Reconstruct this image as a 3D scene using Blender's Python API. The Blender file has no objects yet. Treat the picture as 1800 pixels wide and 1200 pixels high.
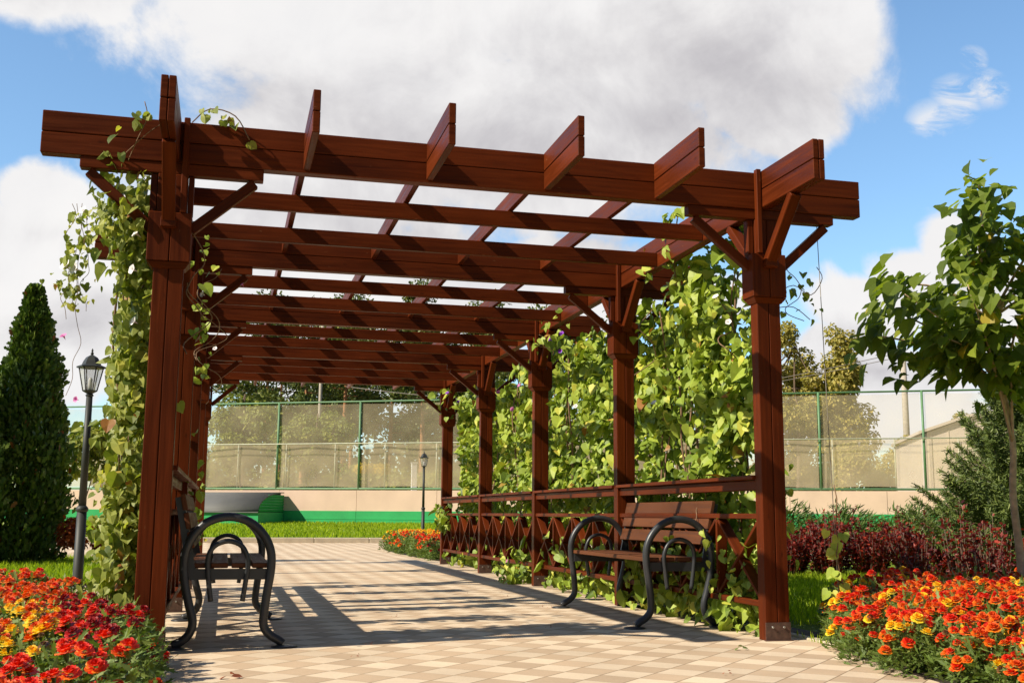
import bpy, math, random
import numpy as np
from mathutils import Vector, Matrix
random.seed(7); RNG=np.random.default_rng(7)
S=bpy.context.scene; C=S.collection
PI=math.pi; R=math.radians

# ------------------------------------------------------------------ helpers
def norm(v):
    v=np.asarray(v,float); return v/(np.linalg.norm(v,axis=-1,keepdims=True)+1e-9)

class MB:
    """collects boxes, tubes and lathes; build() links them as one mesh object"""
    def __init__(s): s.v=[];s.f=[];s.uv=[];s.sm=[];s.mi=[]
    def obox(s,c,X,Y,Z,mi=0,taper=1.0):
        c,X,Y,Z=[Vector(a) for a in (c,X,Y,Z)]
        n=len(s.v); L=[X.length,Y.length,Z.length]
        for sx in (-1,1):
            for sy in (-1,1):
                for sz in (-1,1):
                    s.v.append(tuple(c+X*sx+Y*sy+Z*sz))
        k=L.index(max(L)); o1=random.uniform(0,50); o2=random.uniform(0,50)
        idx=[(-1,-1,-1),(-1,-1,1),(-1,1,-1),(-1,1,1),(1,-1,-1),(1,-1,1),(1,1,-1),(1,1,1)]
        faces=[(0,1,3,2),(4,6,7,5),(0,4,5,1),(2,3,7,6),(0,2,6,4),(1,5,7,3)]
        ax=[0,0,1,1,2,2]
        for f,a in zip(faces,ax):
            s.f.append(tuple(n+i for i in f)); s.sm.append(False); s.mi.append(mi)
            oth=[i for i in range(3) if i!=a]
            if k in oth: u=k; w=[i for i in oth if i!=k][0]
            else: u,w=oth
            s.uv.append([(idx[i][u]*L[u]+o1, idx[i][w]*L[w]+o2+a*.37) for i in f])
    def box(s,x0,x1,y0,y1,z0,z1,mi=0):
        s.obox(((x0+x1)/2,(y0+y1)/2,(z0+z1)/2),((x1-x0)/2,0,0),(0,(y1-y0)/2,0),(0,0,(z1-z0)/2),mi)
    def bar(s,p,q,w,h,side=(0,1,0),mi=0):
        """board from p to q; w across 'side', h perpendicular"""
        p=Vector(p);q=Vector(q);d=(q-p);X=d/2;dn=d.normalized()
        sd=Vector(side); sd=(sd-dn*sd.dot(dn)).normalized(); t=dn.cross(sd)
        s.obox((p+q)/2,X,sd*w/2,t*h/2,mi)
    def tube(s,pts,r,n=10,closed=False,mi=0,cap=True):
        pts=[Vector(p) for p in pts]; m=len(pts)
        rr=r if isinstance(r,(list,tuple)) else [r]*m
        base=len(s.v); up=Vector((0.13,0.31,0.94)); prev=None
        for i,p in enumerate(pts):
            d=(pts[min(i+1,m-1)]-pts[max(i-1,0)]).normalized()
            if prev is None:
                a=d.cross(up)
                if a.length<.1: a=d.cross(Vector((1,0,0)))
                a.normalize()
            else:
                a=(prev-d*prev.dot(d)).normalized()
            prev=a; b=d.cross(a)
            for k in range(n):
                t=2*PI*k/n; s.v.append(tuple(p+a*math.cos(t)*rr[i]+b*math.sin(t)*rr[i]))
        for i in range(m-1):
            for k in range(n):
                k2=(k+1)%n
                s._f((base+i*n+k,base+i*n+k2,base+(i+1)*n+k2,base+(i+1)*n+k),True,mi)
        if cap:
            s._f(tuple(base+k for k in range(n))[::-1],False,mi); s._f(tuple(base+(m-1)*n+k for k in range(n)),False,mi)
    def _f(s,f,sm=False,mi=0):
        s.f.append(f); s.sm.append(sm); s.mi.append(mi); s.uv.append([(s.v[i][0]+s.v[i][1]*.7,s.v[i][2]) for i in f])
    def lathe(s,prof,c=(0,0,0),n=16,mi=0,smooth=True,rot=0):
        base=len(s.v); m=len(prof)
        for r,z in prof:
            for k in range(n):
                t=2*PI*k/n+rot; s.v.append((c[0]+r*math.cos(t),c[1]+r*math.sin(t),c[2]+z))
        for i in range(m-1):
            for k in range(n):
                k2=(k+1)%n
                s._f((base+i*n+k,base+i*n+k2,base+(i+1)*n+k2,base+(i+1)*n+k),smooth,mi)
        s._f(tuple(base+k for k in range(n))[::-1],False,mi); s._f(tuple(base+(m-1)*n+k for k in range(n)),False,mi)
    def poly(s,pts,mi=0):
        n=len(s.v); s.v+= [tuple(p) for p in pts]; s._f(tuple(range(n,n+len(pts))),False,mi)
    def build(s,name,mats,parent=None,bevel=0,off=None):
        me=bpy.data.meshes.new(name)
        o0=Vector(off) if off is not None else (Vector(base_of(parent)) if parent else Vector((0,0,0)))
        me.from_pydata([tuple(Vector(v)-o0) for v in s.v],[],s.f)
        uvl=me.uv_layers.new(name='UVMap')
        uvl.data.foreach_set('uv',[c for f in s.uv for p in f for c in p])
        me.polygons.foreach_set('use_smooth',s.sm)
        if not isinstance(mats,(list,tuple)): mats=[mats]
        for m in mats: me.materials.append(m)
        me.polygons.foreach_set('material_index',s.mi)
        me.update()
        o=bpy.data.objects.new(name,me); C.objects.link(o)
        if parent: o.parent=parent
        if bevel:
            b=o.modifiers.new('bevel','BEVEL'); b.width=bevel; b.segments=1; b.limit_method='ANGLE'
        return o

def base_of(o):
    b=Vector((0,0,0))
    while o is not None:
        b=b+Vector(o.location); o=o.parent
    return b
def tag(o,label=None,cat=None,group=None,kind=None):
    if label: o['label']=label
    if cat: o['category']=cat
    if group: o['group']=group
    if kind: o['kind']=kind
    return o
def thing(name,loc,label,cat,group=None):
    o=bpy.data.objects.new(name,None); C.objects.link(o); o.location=loc; o.empty_display_size=.1
    return tag(o,label,cat,group)
def copy_tree(o,parent=None):
    c=o.copy(); C.objects.link(c); c.parent=parent
    for ch in list(o.children): copy_tree(ch,c)
    return c
def npmesh(name,V,loops,counts,mats,parent=None,rnd=None,midx=None,smooth=False,local=False):
    me=bpy.data.meshes.new(name); V=np.asarray(V,np.float32).reshape(-1,3)
    if parent is not None and not local: V=V-np.array(base_of(parent),np.float32)
    loops=np.asarray(loops,np.int32).ravel(); counts=np.asarray(counts,np.int32)
    me.vertices.add(len(V)); me.vertices.foreach_set('co',V.ravel())
    me.loops.add(len(loops)); me.loops.foreach_set('vertex_index',loops)
    me.polygons.add(len(counts)); st=np.concatenate([[0],np.cumsum(counts)[:-1]]).astype(np.int32)
    me.polygons.foreach_set('loop_start',st); me.polygons.foreach_set('loop_total',counts)
    me.polygons.foreach_set('use_smooth',np.full(len(counts),smooth))
    if not isinstance(mats,(list,tuple)): mats=[mats]
    for m in mats: me.materials.append(m)
    if midx is not None: me.polygons.foreach_set('material_index',np.asarray(midx,np.int32))
    me.update(calc_edges=True)
    if rnd is not None:
        a=me.attributes.new('rnd','FLOAT','FACE'); a.data.foreach_set('value',np.asarray(rnd,np.float32))
    o=bpy.data.objects.new(name,me); C.objects.link(o)
    if parent is not None: o.parent=parent
    return o
def leaf_arrays(P,Nn,T,size,tv,tf,rnd):
    """instances of a leaf template (tv: x across, y to the tip, z normal)"""
    P=np.asarray(P,float);n=len(P); Nn=norm(Nn); T=np.asarray(T,float); T=norm(T-Nn*np.sum(T*Nn,1,keepdims=True)); X=np.cross(T,Nn)
    tv=np.asarray(tv,float);k=len(tv); sz=np.asarray(size,float).reshape(-1,1,1)
    V=P[:,None,:]+sz*(tv[None,:,0:1]*X[:,None,:]+tv[None,:,1:2]*T[:,None,:]+tv[None,:,2:3]*Nn[:,None,:])
    lo=[];
    fl=np.concatenate([np.array(f) for f in tf]); cnt=np.array([len(f) for f in tf])
    loops=(np.arange(n)[:,None]*k+fl[None,:]).ravel(); counts=np.tile(cnt,n)
    return V.reshape(-1,3),loops,counts,np.repeat(rnd,len(tf))
def merge(arrs):
    V=[];L=[];Cn=[];Rn=[];o=0
    for v,l,c,r in arrs:
        V.append(v);L.append(l+o);Cn.append(c);Rn.append(r);o+=len(v)
    return np.concatenate(V),np.concatenate(L),np.concatenate(Cn),np.concatenate(Rn)
HEART_V=[(0,0,0),(-.22,-.13,.03),(-.47,.02,.10),(-.52,.3,.10),(-.33,.66,.05),(0,1.0,-.10),(.33,.66,.05),(.52,.3,.10),(.47,.02,.10),(.22,-.13,.03),(0,.45,0)]
HEART_F=[(0,1,2,3,10),(10,3,4,5),(0,10,7,8,9),(10,5,6,7)]
HEART2_V=[(x,y*.96,(abs(x)*.55+z*.3-.25*y*y)) for x,y,z in HEART_V]
HEART3_V=[(x*.86,y*1.05,(.18*math.sin(x*7+y*3)+z*.5-.10*y)) for x,y,z in HEART_V]
LEAF_V=[(0,0,0),(-.3,.35,.07),(-.22,.75,.05),(0,1,-.05),(.22,.75,.05),(.3,.35,.07)]
LEAF_F=[(0,1,2,3),(0,3,4,5)]
RH_V=[(0,0,0),(-.28,.5,.05),(0,1,0),(.28,.5,.05)]
RH_F=[(0,1,2,3)]
NEED_V=[(-.04,0,0),(.04,0,0),(.02,1,0),(-.02,1,0)]
NEED_F=[(0,1,2,3)]

# ------------------------------------------------------------------ materials
def newmat(name):
    m=bpy.data.materials.new(name); m.use_nodes=True; nt=m.node_tree; nt.nodes.clear()
    out=nt.nodes.new('ShaderNodeOutputMaterial'); return m,nt,out
def N(nt,t,**k):
    n=nt.nodes.new(t)
    for a,b in k.items():
        if a in n.bl_rna.properties and a not in ('inputs',): setattr(n,a,b)
        else: n.inputs[a.replace('_',' ')].default_value=b
    return n
def ramp(nt,stops,fac=None,interp='LINEAR'):
    r=nt.nodes.new('ShaderNodeValToRGB'); r.color_ramp.interpolation=interp
    el=r.color_ramp.elements
    while len(el)<len(stops): el.new(.5)
    for e,(p,c) in zip(el,stops): e.position=p; e.color=(*c,1)
    if fac is not None: nt.links.new(fac,r.inputs[0])
    return r
def math_(nt,op,a,b=None,c=None,clamp=False):
    n=nt.nodes.new('ShaderNodeMath'); n.operation=op; n.use_clamp=clamp
    for i,x in enumerate((a,b,c)):
        if x is None: continue
        if isinstance(x,(int,float)): n.inputs[i].default_value=x
        else: nt.links.new(x,n.inputs[i])
    return n.outputs[0]
def mixc(nt,fac,a,b,bt='MIX'):
    n=nt.nodes.new('ShaderNodeMix'); n.data_type='RGBA'; n.blend_type=bt
    for i,x in ((0,fac),(6,a),(7,b)):
        if isinstance(x,(int,float)): n.inputs[i].default_value=x
        elif isinstance(x,tuple): n.inputs[i].default_value=(*x,1) if len(x)==3 else x
        else: nt.links.new(x,n.inputs[i])
    return n.outputs[2]
def simple(name,col,rough=.6,metal=0,noise=.15,scale=8,bump=0,spec=.5):
    m,nt,out=newmat(name); tc=N(nt,'ShaderNodeTexCoord')
    nz=N(nt,'ShaderNodeTexNoise',Scale=scale,Detail=5.0); nt.links.new(tc.outputs['Object'],nz.inputs['Vector'])
    a=tuple(c*(1-noise) for c in col); b=tuple(min(1,c*(1+noise)) for c in col)
    r=ramp(nt,[(.3,a),(.7,b)],nz.outputs[0])
    p=N(nt,'ShaderNodeBsdfPrincipled',Roughness=rough,Metallic=metal); nt.links.new(r.outputs[0],p.inputs['Base Color'])
    p.inputs['Specular IOR Level'].default_value=spec
    if bump:
        bp=N(nt,'ShaderNodeBump',Strength=bump,Distance=.01); nt.links.new(nz.outputs[0],bp.inputs['Height']); nt.links.new(bp.outputs[0],p.inputs['Normal'])
    nt.links.new(p.outputs[0],out.inputs[0]); return m
def wood(name,dark,light,rough=.42):
    m,nt,out=newmat(name); uv=N(nt,'ShaderNodeUVMap'); uv.uv_map='UVMap'
    mp=N(nt,'ShaderNodeMapping'); mp.inputs['Scale'].default_value=(1.2,26,1); nt.links.new(uv.outputs[0],mp.inputs[0])
    n1=N(nt,'ShaderNodeTexNoise',Scale=1.6,Detail=6.0,Roughness=.6,Distortion=.6); nt.links.new(mp.outputs[0],n1.inputs['Vector'])
    mp2=N(nt,'ShaderNodeMapping'); mp2.inputs['Scale'].default_value=(.7,1.6,1); nt.links.new(uv.outputs[0],mp2.inputs[0])
    n2=N(nt,'ShaderNodeTexNoise',Scale=1.3,Detail=3.0); nt.links.new(mp2.outputs[0],n2.inputs['Vector'])
    f=math_(nt,'ADD',math_(nt,'MULTIPLY',n1.outputs[0],.52),math_(nt,'MULTIPLY',n2.outputs[0],.60))
    r=ramp(nt,[(.32,dark),(.55,tuple((a+b)/2 for a,b in zip(dark,light))),(.78,light)],f)
    # knots
    mp3=N(nt,'ShaderNodeMapping'); mp3.inputs['Scale'].default_value=(3.2,9,1); nt.links.new(uv.outputs[0],mp3.inputs[0])
    vo=N(nt,'ShaderNodeTexVoronoi',Scale=1.0); nt.links.new(mp3.outputs[0],vo.inputs['Vector'])
    kf=ramp(nt,[(.02,(1,1,1)),(.09,(0,0,0))],vo.outputs['Distance'])
    col=mixc(nt,math_(nt,'MULTIPLY',kf.outputs[0],.55),r.outputs[0],tuple(c*.45 for c in dark))
    # worn pale scratches
    mp4=N(nt,'ShaderNodeMapping'); mp4.inputs['Scale'].default_value=(7,30,1); nt.links.new(uv.outputs[0],mp4.inputs[0])
    n4=N(nt,'ShaderNodeTexNoise',Scale=2.0,Detail=4.0); nt.links.new(mp4.outputs[0],n4.inputs['Vector'])
    sf=ramp(nt,[(.70,(0,0,0)),(.76,(1,1,1))],n4.outputs[0])
    col=mixc(nt,math_(nt,'MULTIPLY',sf.outputs[0],.28),col,(.42,.22,.11))
    p=N(nt,'ShaderNodeBsdfPrincipled',Roughness=rough); p.inputs['Specular IOR Level'].default_value=.10; nt.links.new(col,p.inputs['Base Color'])
    rr=ramp(nt,[(.3,(rough-.1,)*3),(.7,(rough+.18,)*3)],n1.outputs[0]); nt.links.new(rr.outputs[0],p.inputs['Roughness'])
    bp=N(nt,'ShaderNodeBump',Strength=.35,Distance=.004); nt.links.new(n1.outputs[0],bp.inputs['Height']); nt.links.new(bp.outputs[0],p.inputs['Normal'])
    nt.links.new(p.outputs[0],out.inputs[0]); return m
def leafmat(name,stops,trans=.35,rough=.5,tcol=None,spec=.35):
    m,nt,out=newmat(name); at=N(nt,'ShaderNodeAttribute'); at.attribute_name='rnd'
    r=ramp(nt,stops,at.outputs['Fac'])
    p=N(nt,'ShaderNodeBsdfPrincipled',Roughness=rough); nt.links.new(r.outputs[0],p.inputs['Base Color']); p.inputs['Specular IOR Level'].default_value=spec
    t=N(nt,'ShaderNodeBsdfTranslucent')
    tint=mixc(nt,1.0,r.outputs[0],tcol or (1.5,1.6,.6),'MULTIPLY'); nt.links.new(tint,t.inputs[0])
    mx=N(nt,'ShaderNodeMixShader'); mx.inputs[0].default_value=trans
    nt.links.new(p.outputs[0],mx.inputs[1]); nt.links.new(t.outputs[0],mx.inputs[2]); nt.links.new(mx.outputs[0],out.inputs[0]); return m

M={}
M['wood']=wood('stained_wood',(.032,.0058,.0018),(.170,.031,.0055),.42)
M['benchwood']=wood('bench_wood',(.055,.020,.009),(.17,.062,.026),.5)
M['metal']=simple('dark_grey_steel',(.045,.047,.05),.38,.3,.1)
M['plate']=simple('rusty_plate',(.10,.055,.04),.7,.2,.35,30)
M['bolt']=simple('zinc_bolt',(.5,.5,.5),.4,.8)
M['lampmetal']=simple('lamp_metal',(.03,.033,.03),.55,.1,.1)
M['concrete']=simple('beige_concrete',(.74,.54,.42),.9,0,.08,1.2)
M['kerb']=simple('kerb_concrete',(.58,.50,.37),.9,0,.12,6)
M['green']=simple('green_paint',(.03,.40,.12),.5,0,.12,1.5)
M['greenpost']=simple('green_post_paint',(.12,.25,.12),.5,0,.1)
M['palepost']=simple('pale_post',(.55,.55,.42),.6)
M['roofsheet']=simple('grey_roof_sheet',(.12,.12,.115),.65,0,.1,2)
M['white']=simple('white_paint',(.8,.8,.78),.5)
M['beigewall']=simple('beige_cladding',(.62,.53,.44),.8,0,.05,2)
M['soil']=simple('soil',(.045,.03,.02),.95,0,.5,30,.6)
M['bark']=simple('bark',(.16,.11,.075),.9,0,.35,25,.5)
M['palebark']=simple('pale_bark',(.60,.42,.29),.85,0,.25,20,.3)
M['pinebark']=simple('pine_bark',(.36,.17,.08),.9,0,.3,3)
M['stem']=simple('vine_stem',(.22,.13,.07),.8,0,.3,20)
M['stemgreen']=simple('green_stem',(.16,.20,.05),.7,0,.2,20)
M['string']=simple('grey_string',(.25,.22,.18),.8)
M['poleconc']=simple('pole_concrete',(.45,.40,.33),.9)
M['vine']=leafmat('vine_leaf',[(0,(.08,.13,.018)),(.30,(.22,.31,.034)),(.72,(.38,.46,.06)),(.95,(.58,.54,.08)),(1,(.35,.16,.04))],.17)
M['vineback']=leafmat('vine_leaf_pale',[(0,(.08,.12,.02)),(.35,(.24,.28,.05)),(.75,(.42,.44,.11)),(.93,(.55,.50,.07)),(1,(.38,.16,.05))],.36)
M['catalpa']=leafmat('catalpa_leaf',[(0,(.06,.10,.014)),(.5,(.17,.23,.025)),(.92,(.30,.36,.04)),(.985,(.45,.33,.03)),(1,(.5,.35,.03))],.45)
M['thuja']=leafmat('thuja_spray',[(0,(.035,.07,.014)),(.55,(.10,.17,.025)),(.96,(.22,.28,.045)),(.985,(.22,.08,.02)),(1,(.25,.09,.02))],.12)
M['spruce']=leafmat('spruce_needle',[(0,(.05,.08,.022)),(.6,(.13,.18,.04)),(1,(.24,.28,.07))],.12)
M['juniper']=leafmat('juniper_spray',[(0,(.05,.10,.02)),(.6,(.11,.18,.035)),(1,(.18,.25,.05))],.2)
M['pine']=leafmat('pine_needle',[(0,(.04,.065,.014)),(.6,(.12,.16,.03)),(1,(.24,.25,.05))],.12)
M['decid']=leafmat('deciduous_leaf',[(0,(.08,.12,.02)),(.5,(.19,.23,.035)),(1,(.36,.36,.06))],.3)
M['autumn']=leafmat('autumn_leaf',[(0,(.16,.16,.035)),(.5,(.36,.32,.07)),(1,(.58,.45,.12))],.3)
M['barberry']=leafmat('barberry_leaf',[(0,(.045,.006,.006)),(.5,(.14,.014,.012)),(1,(.44,.06,.03))],.3,.45,(1.8,.7,.5))
M['orangebush']=leafmat('orange_leaf',[(0,(.15,.03,.008)),(.5,(.35,.07,.012)),(1,(.5,.13,.02))],.3,.5,(1.5,.9,.5))
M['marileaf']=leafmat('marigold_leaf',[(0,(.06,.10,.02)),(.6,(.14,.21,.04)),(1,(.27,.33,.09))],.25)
M['yellowbush']=leafmat('yellow_blossom',[(0,(.4,.3,.02)),(1,(.8,.6,.03))],.3,.5,(1.2,1.1,.5))
PC=(1.3,1.0,.6)
M['f_red']=leafmat('marigold_red',[(0,(.55,.008,.004)),(.5,(.82,.035,.006)),(.8,(.9,.12,.01)),(1,(.9,.32,.02))],.3,.55,PC)
M['f_orange']=leafmat('marigold_orange',[(0,(.62,.06,.006)),(.6,(.85,.16,.008)),(1,(.9,.34,.015))],.3,.55,PC)
M['f_yellow']=leafmat('marigold_yellow',[(0,(.85,.42,.01)),(.45,(.92,.66,.02)),(1,(.95,.80,.05))],.3,.55,PC)
M['f_dark']=leafmat('marigold_crimson',[(0,(.25,.002,.003)),(.7,(.42,.005,.006)),(1,(.62,.02,.01))],.25,.55,PC)
M['f_spent']=leafmat('marigold_spent',[(0,(.10,.035,.012)),(1,(.26,.12,.04))],.15)
M['petal_white']=simple('white_petal',(.82,.78,.80),.6,0,.05)
M['petal_purple']=simple('purple_petal',(.22,.03,.45),.6,0,.2)
M['petal_pink']=simple('pink_petal',(.60,.16,.42),.6,0,.15)
M['deadleaf']=simple('dead_leaf',(.30,.08,.03),.8,0,.3)

def paving_mat():
    m,nt,out=newmat('checker_pavers'); tc=N(nt,'ShaderNodeTexCoord')
    mp=N(nt,'ShaderNodeMapping'); mp.vector_type='TEXTURE'
    mp.inputs['Location'].default_value=(-1.255,-.950,0); mp.inputs['Rotation'].default_value=(0,0,R(46)); mp.inputs['Scale'].default_value=(.205,.205,.205)
    nt.links.new(tc.outputs['Object'],mp.inputs[0])
    sp=N(nt,'ShaderNodeSeparateXYZ'); nt.links.new(mp.outputs[0],sp.inputs[0])
    fx=math_(nt,'FLOOR',sp.outputs[0]); fy=math_(nt,'FLOOR',sp.outputs[1])
    par=math_(nt,'FLOORED_MODULO',math_(nt,'ADD',fx,fy),2.0)
    cb=N(nt,'ShaderNodeCombineXYZ'); nt.links.new(fx,cb.inputs[0]); nt.links.new(fy,cb.inputs[1])
    wn=N(nt,'ShaderNodeTexWhiteNoise'); wn.noise_dimensions='3D'; nt.links.new(cb.outputs[0],wn.inputs[0])
    def edge(x):
        fr=math_(nt,'FRACT',x); return math_(nt,'MINIMUM',fr,math_(nt,'SUBTRACT',1.0,fr))
    ex=edge(sp.outputs[0]); ey=edge(sp.outputs[1])
    jx=math_(nt,'LESS_THAN',ex,.012); jy=math_(nt,'LESS_THAN',ey,.018)
    nz=N(nt,'ShaderNodeTexNoise',Scale=60.0,Detail=6.0,Roughness=.7); nt.links.new(tc.outputs['Object'],nz.inputs['Vector'])
    n2=N(nt,'ShaderNodeTexNoise',Scale=1.1,Detail=6.0,Roughness=.65); nt.links.new(tc.outputs['Object'],n2.inputs['Vector'])
    base=mixc(nt,par,(.59,.435,.29),(.74,.59,.42))
    v=math_(nt,'ADD',.86,math_(nt,'MULTIPLY',wn.outputs[0],.2)); v=math_(nt,'MULTIPLY',v,math_(nt,'ADD',.82,math_(nt,'MULTIPLY',nz.outputs[0],.34)))
    v=math_(nt,'MULTIPLY',v,math_(nt,'ADD',.70,math_(nt,'MULTIPLY',n2.outputs[0],.58)))
    hsv=N(nt,'ShaderNodeHueSaturation'); nt.links.new(base,hsv.inputs['Color']); nt.links.new(v,hsv.inputs['Value'])
    # dark specks of dirt
    n3=N(nt,'ShaderNodeTexNoise',Scale=9.0,Detail=8.0,Roughness=.8); nt.links.new(tc.outputs['Object'],n3.inputs['Vector'])
    dirt=ramp(nt,[(.62,(0,0,0)),(.75,(1,1,1))],n3.outputs[0])
    col=mixc(nt,math_(nt,'MULTIPLY',dirt.outputs[0],.35),hsv.outputs[0],(.25,.17,.10))
    jn=math_(nt,'MAXIMUM',math_(nt,'MULTIPLY',jx,.55),math_(nt,'MULTIPLY',jy,.8))
    col=mixc(nt,math_(nt,'MULTIPLY',jn,math_(nt,'ADD',.45,n3.outputs[0])),col,(.17,.11,.06))
    p=N(nt,'ShaderNodeBsdfPrincipled',Roughness=.85); nt.links.new(col,p.inputs['Base Color']); p.inputs['Specular IOR Level'].default_value=.25
    h=math_(nt,'SUBTRACT',math_(nt,'MULTIPLY',nz.outputs[0],.3),math_(nt,'MAXIMUM',jx,jy))
    bp=N(nt,'ShaderNodeBump',Strength=.4,Distance=.004); nt.links.new(h,bp.inputs['Height']); nt.links.new(bp.outputs[0],p.inputs['Normal'])
    nt.links.new(p.outputs[0],out.inputs[0]); return m
M['paving']=paving_mat()
def lawn_mat():
    m,nt,out=newmat('lawn'); tc=N(nt,'ShaderNodeTexCoord')
    a=N(nt,'ShaderNodeTexNoise',Scale=1.2,Detail=8.0,Roughness=.7); b=N(nt,'ShaderNodeTexNoise',Scale=35.0,Detail=6.0,Roughness=.8)
    for n in (a,b): nt.links.new(tc.outputs['Object'],n.inputs['Vector'])
    f=math_(nt,'ADD',math_(nt,'MULTIPLY',a.outputs[0],.5),math_(nt,'MULTIPLY',b.outputs[0],.5))
    r=ramp(nt,[(.3,(.10,.16,.012)),(.5,(.22,.31,.02)),(.7,(.36,.44,.035))],f)
    p=N(nt,'ShaderNodeBsdfPrincipled',Roughness=.9); nt.links.new(r.outputs[0],p.inputs['Base Color']); p.inputs['Specular IOR Level'].default_value=.1
    bp=N(nt,'ShaderNodeBump',Strength=1.0,Distance=.05); nt.links.new(b.outputs[0],bp.inputs['Height']); nt.links.new(bp.outputs[0],p.inputs['Normal'])
    nt.links.new(p.outputs[0],out.inputs[0]); return m
M['lawn']=lawn_mat()
M['grass']=leafmat('grass_blade',[(0,(.12,.19,.010)),(.5,(.30,.42,.015)),(1,(.50,.58,.03))],.4)
def mesh_mat(name,op,col):
    m,nt,out=newmat(name); tc=N(nt,'ShaderNodeTexCoord')
    d=N(nt,'ShaderNodeBsdfDiffuse'); t=N(nt,'ShaderNodeBsdfTransparent'); tr=N(nt,'ShaderNodeBsdfTranslucent')
    nz=N(nt,'ShaderNodeTexNoise',Scale=1.3,Detail=5.0); nt.links.new(tc.outputs['Object'],nz.inputs['Vector'])
    c=ramp(nt,[(.3,tuple(x*.85 for x in col)),(.7,tuple(x*1.1 for x in col))],nz.outputs[0])
    nt.links.new(c.outputs[0],d.inputs[0]); nt.links.new(c.outputs[0],tr.inputs[0])
    m1=N(nt,'ShaderNodeMixShader'); m1.inputs[0].default_value=.3; nt.links.new(d.outputs[0],m1.inputs[1]); nt.links.new(tr.outputs[0],m1.inputs[2])
    m2=N(nt,'ShaderNodeMixShader')
    # fine weave gives the openness, a soft variation like sagging cloth
    f=math_(nt,'ADD',op-.08,math_(nt,'MULTIPLY',nz.outputs[0],.16)); nt.links.new(f,m2.inputs[0])
    nt.links.new(t.outputs[0],m2.inputs[1]); nt.links.new(m1.outputs[0],m2.inputs[2]); nt.links.new(m2.outputs[0],out.inputs[0]); return m
M['screen']=mesh_mat('windscreen_mesh',.29,(.84,.70,.46))
M['screen2']=mesh_mat('windscreen_mesh_low',.36,(.88,.73,.50))
def glass_mat():
    m,nt,out=newmat('lamp_glass'); g=N(nt,'ShaderNodeBsdfGlossy',Roughness=.05); t=N(nt,'ShaderNodeBsdfTransparent'); d=N(nt,'ShaderNodeBsdfDiffuse'); d.inputs[0].default_value=(.7,.72,.68,1)
    a=N(nt,'ShaderNodeMixShader'); a.inputs[0].default_value=.25; nt.links.new(t.outputs[0],a.inputs[1]); nt.links.new(d.outputs[0],a.inputs[2])
    b=N(nt,'ShaderNodeMixShader'); b.inputs[0].default_value=.10; nt.links.new(a.outputs[0],b.inputs[1]); nt.links.new(g.outputs[0],b.inputs[2]); nt.links.new(b.outputs[0],out.inputs[0]); return m
M['glass']=glass_mat()

# ------------------------------------------------------------------ setting
def sheet(name,pts,z,mat):
    m=MB(); m.poly([(x,y,z if not callable(z) else z(x,y)) for x,y in pts]); o=m.build(name,mat); return tag(o,kind='structure')
sheet('ground',[(-150,-40),(150,-40),(150,29.0-.5398*(150)+7),(60,3),(-150,117)],-.012,M['lawn'])
WD=np.array([.88,-.475]); W0=np.array([1.21,33.6])
def wall_pt(t,off=0):   # off>0 towards the camera
    p=W0+WD*t+np.array([-.475,-.88])*off; return float(p[0]),float(p[1])
KY=24.4
# paving
sheet('paving',[(-4.12,-9),(.30,-9),(.30,12.0),(9,12.0),(12,KY),(-16,KY),(-16,16.5),(-4.12,12.0)],0.0,M['paving'])
sheet('side_path',[(-18,4.2),(-4.124,4.2),(-4.124,6.4),(-18,6.4)],-.002,M['paving'])
m=MB()
x=-16
while x<12.5:
    m.box(x+.006,x+1.49,KY,KY+.18,-.05,.14); x+=1.5
tag(m.build('kerb',M['kerb'],bevel=.012),kind='structure')
m=MB()
for i in range(4): m.box(.302,.38,-9+3*i+.004,-9+3*i+2.996,-.06,.012)
m.box(.302,.38,3.004,12,-.06,.012)
tag(m.build('edging',M['kerb'],bevel=.008),kind='structure')
# grass bank behind the kerb up to the wall
def bank():
    xs=np.linspace(-30,30,61); V=[];F=[];cnt=[]
    for i,x in enumerate(xs):
        yw=33.6+(x-1.21)*(-.475/.88)-.3
        y0=KY+.18; yw=max(yw,y0+.5)
        for j in range(9):
            f=j/8; V.append((x,y0+(yw-y0)*f,.125+.30*f**.9+.015*math.sin(x*2.1+j)))
    for i in range(60):
        for j in range(8):
            a=i*9+j; F+=[a,a+9,a+10,a+1]; cnt.append(4)
    o=npmesh('grass_bank',V,F,cnt,M['lawn'],smooth=True); tag(o,kind='structure')
bank()
a=wall_pt(-90,-.3);b=wall_pt(60,-.3)
sheet('court_ground',[a,b,(260,60),(260,500),(-300,500)],1.50,simple('court_surface',(.20,.17,.11),.95,0,.2,2))

# grass blades
def blades(name,n,region,hmin,hmax,zf,w=1.0):
    P=[]
    while len(P)<n:
        p=region();
        if p is not None: P.append(p)
    P=np.array(P); z=np.array([zf(*p) for p in P]); P=np.c_[P,z]
    T=np.c_[RNG.normal(0,.35,n),RNG.normal(0,.35,n),np.ones(n)]; Nn=np.c_[RNG.normal(0,1,n),RNG.normal(0,1,n),RNG.normal(0,.2,n)]
    sz=RNG.uniform(hmin,hmax,n)
    tv=[(-.055*w,0,0),(.055*w,0,0),(.035*w,.6,.06),(0,1,.18),(-.035*w,.6,.06)]
    v,l,c,r=leaf_arrays(P,Nn,T,sz,tv,[(0,1,2,3,4)],RNG.uniform(0,1,n))
    o=npmesh(name,v,l,c,M['grass'],rnd=r); tag(o,kind='stuff'); return o
U=random.uniform
o=blades('grass',32000,lambda:(lambda x,y:(x,y) if not(x<2.2 and y<1.0 and y<1.1-.0*x) else None)(U(.42,5.6),U(.1,7.2)),.04,.10,lambda x,y:-.012)
tag(o,'short sunlit lawn between the right posts and the red hedge','grass')
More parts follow.
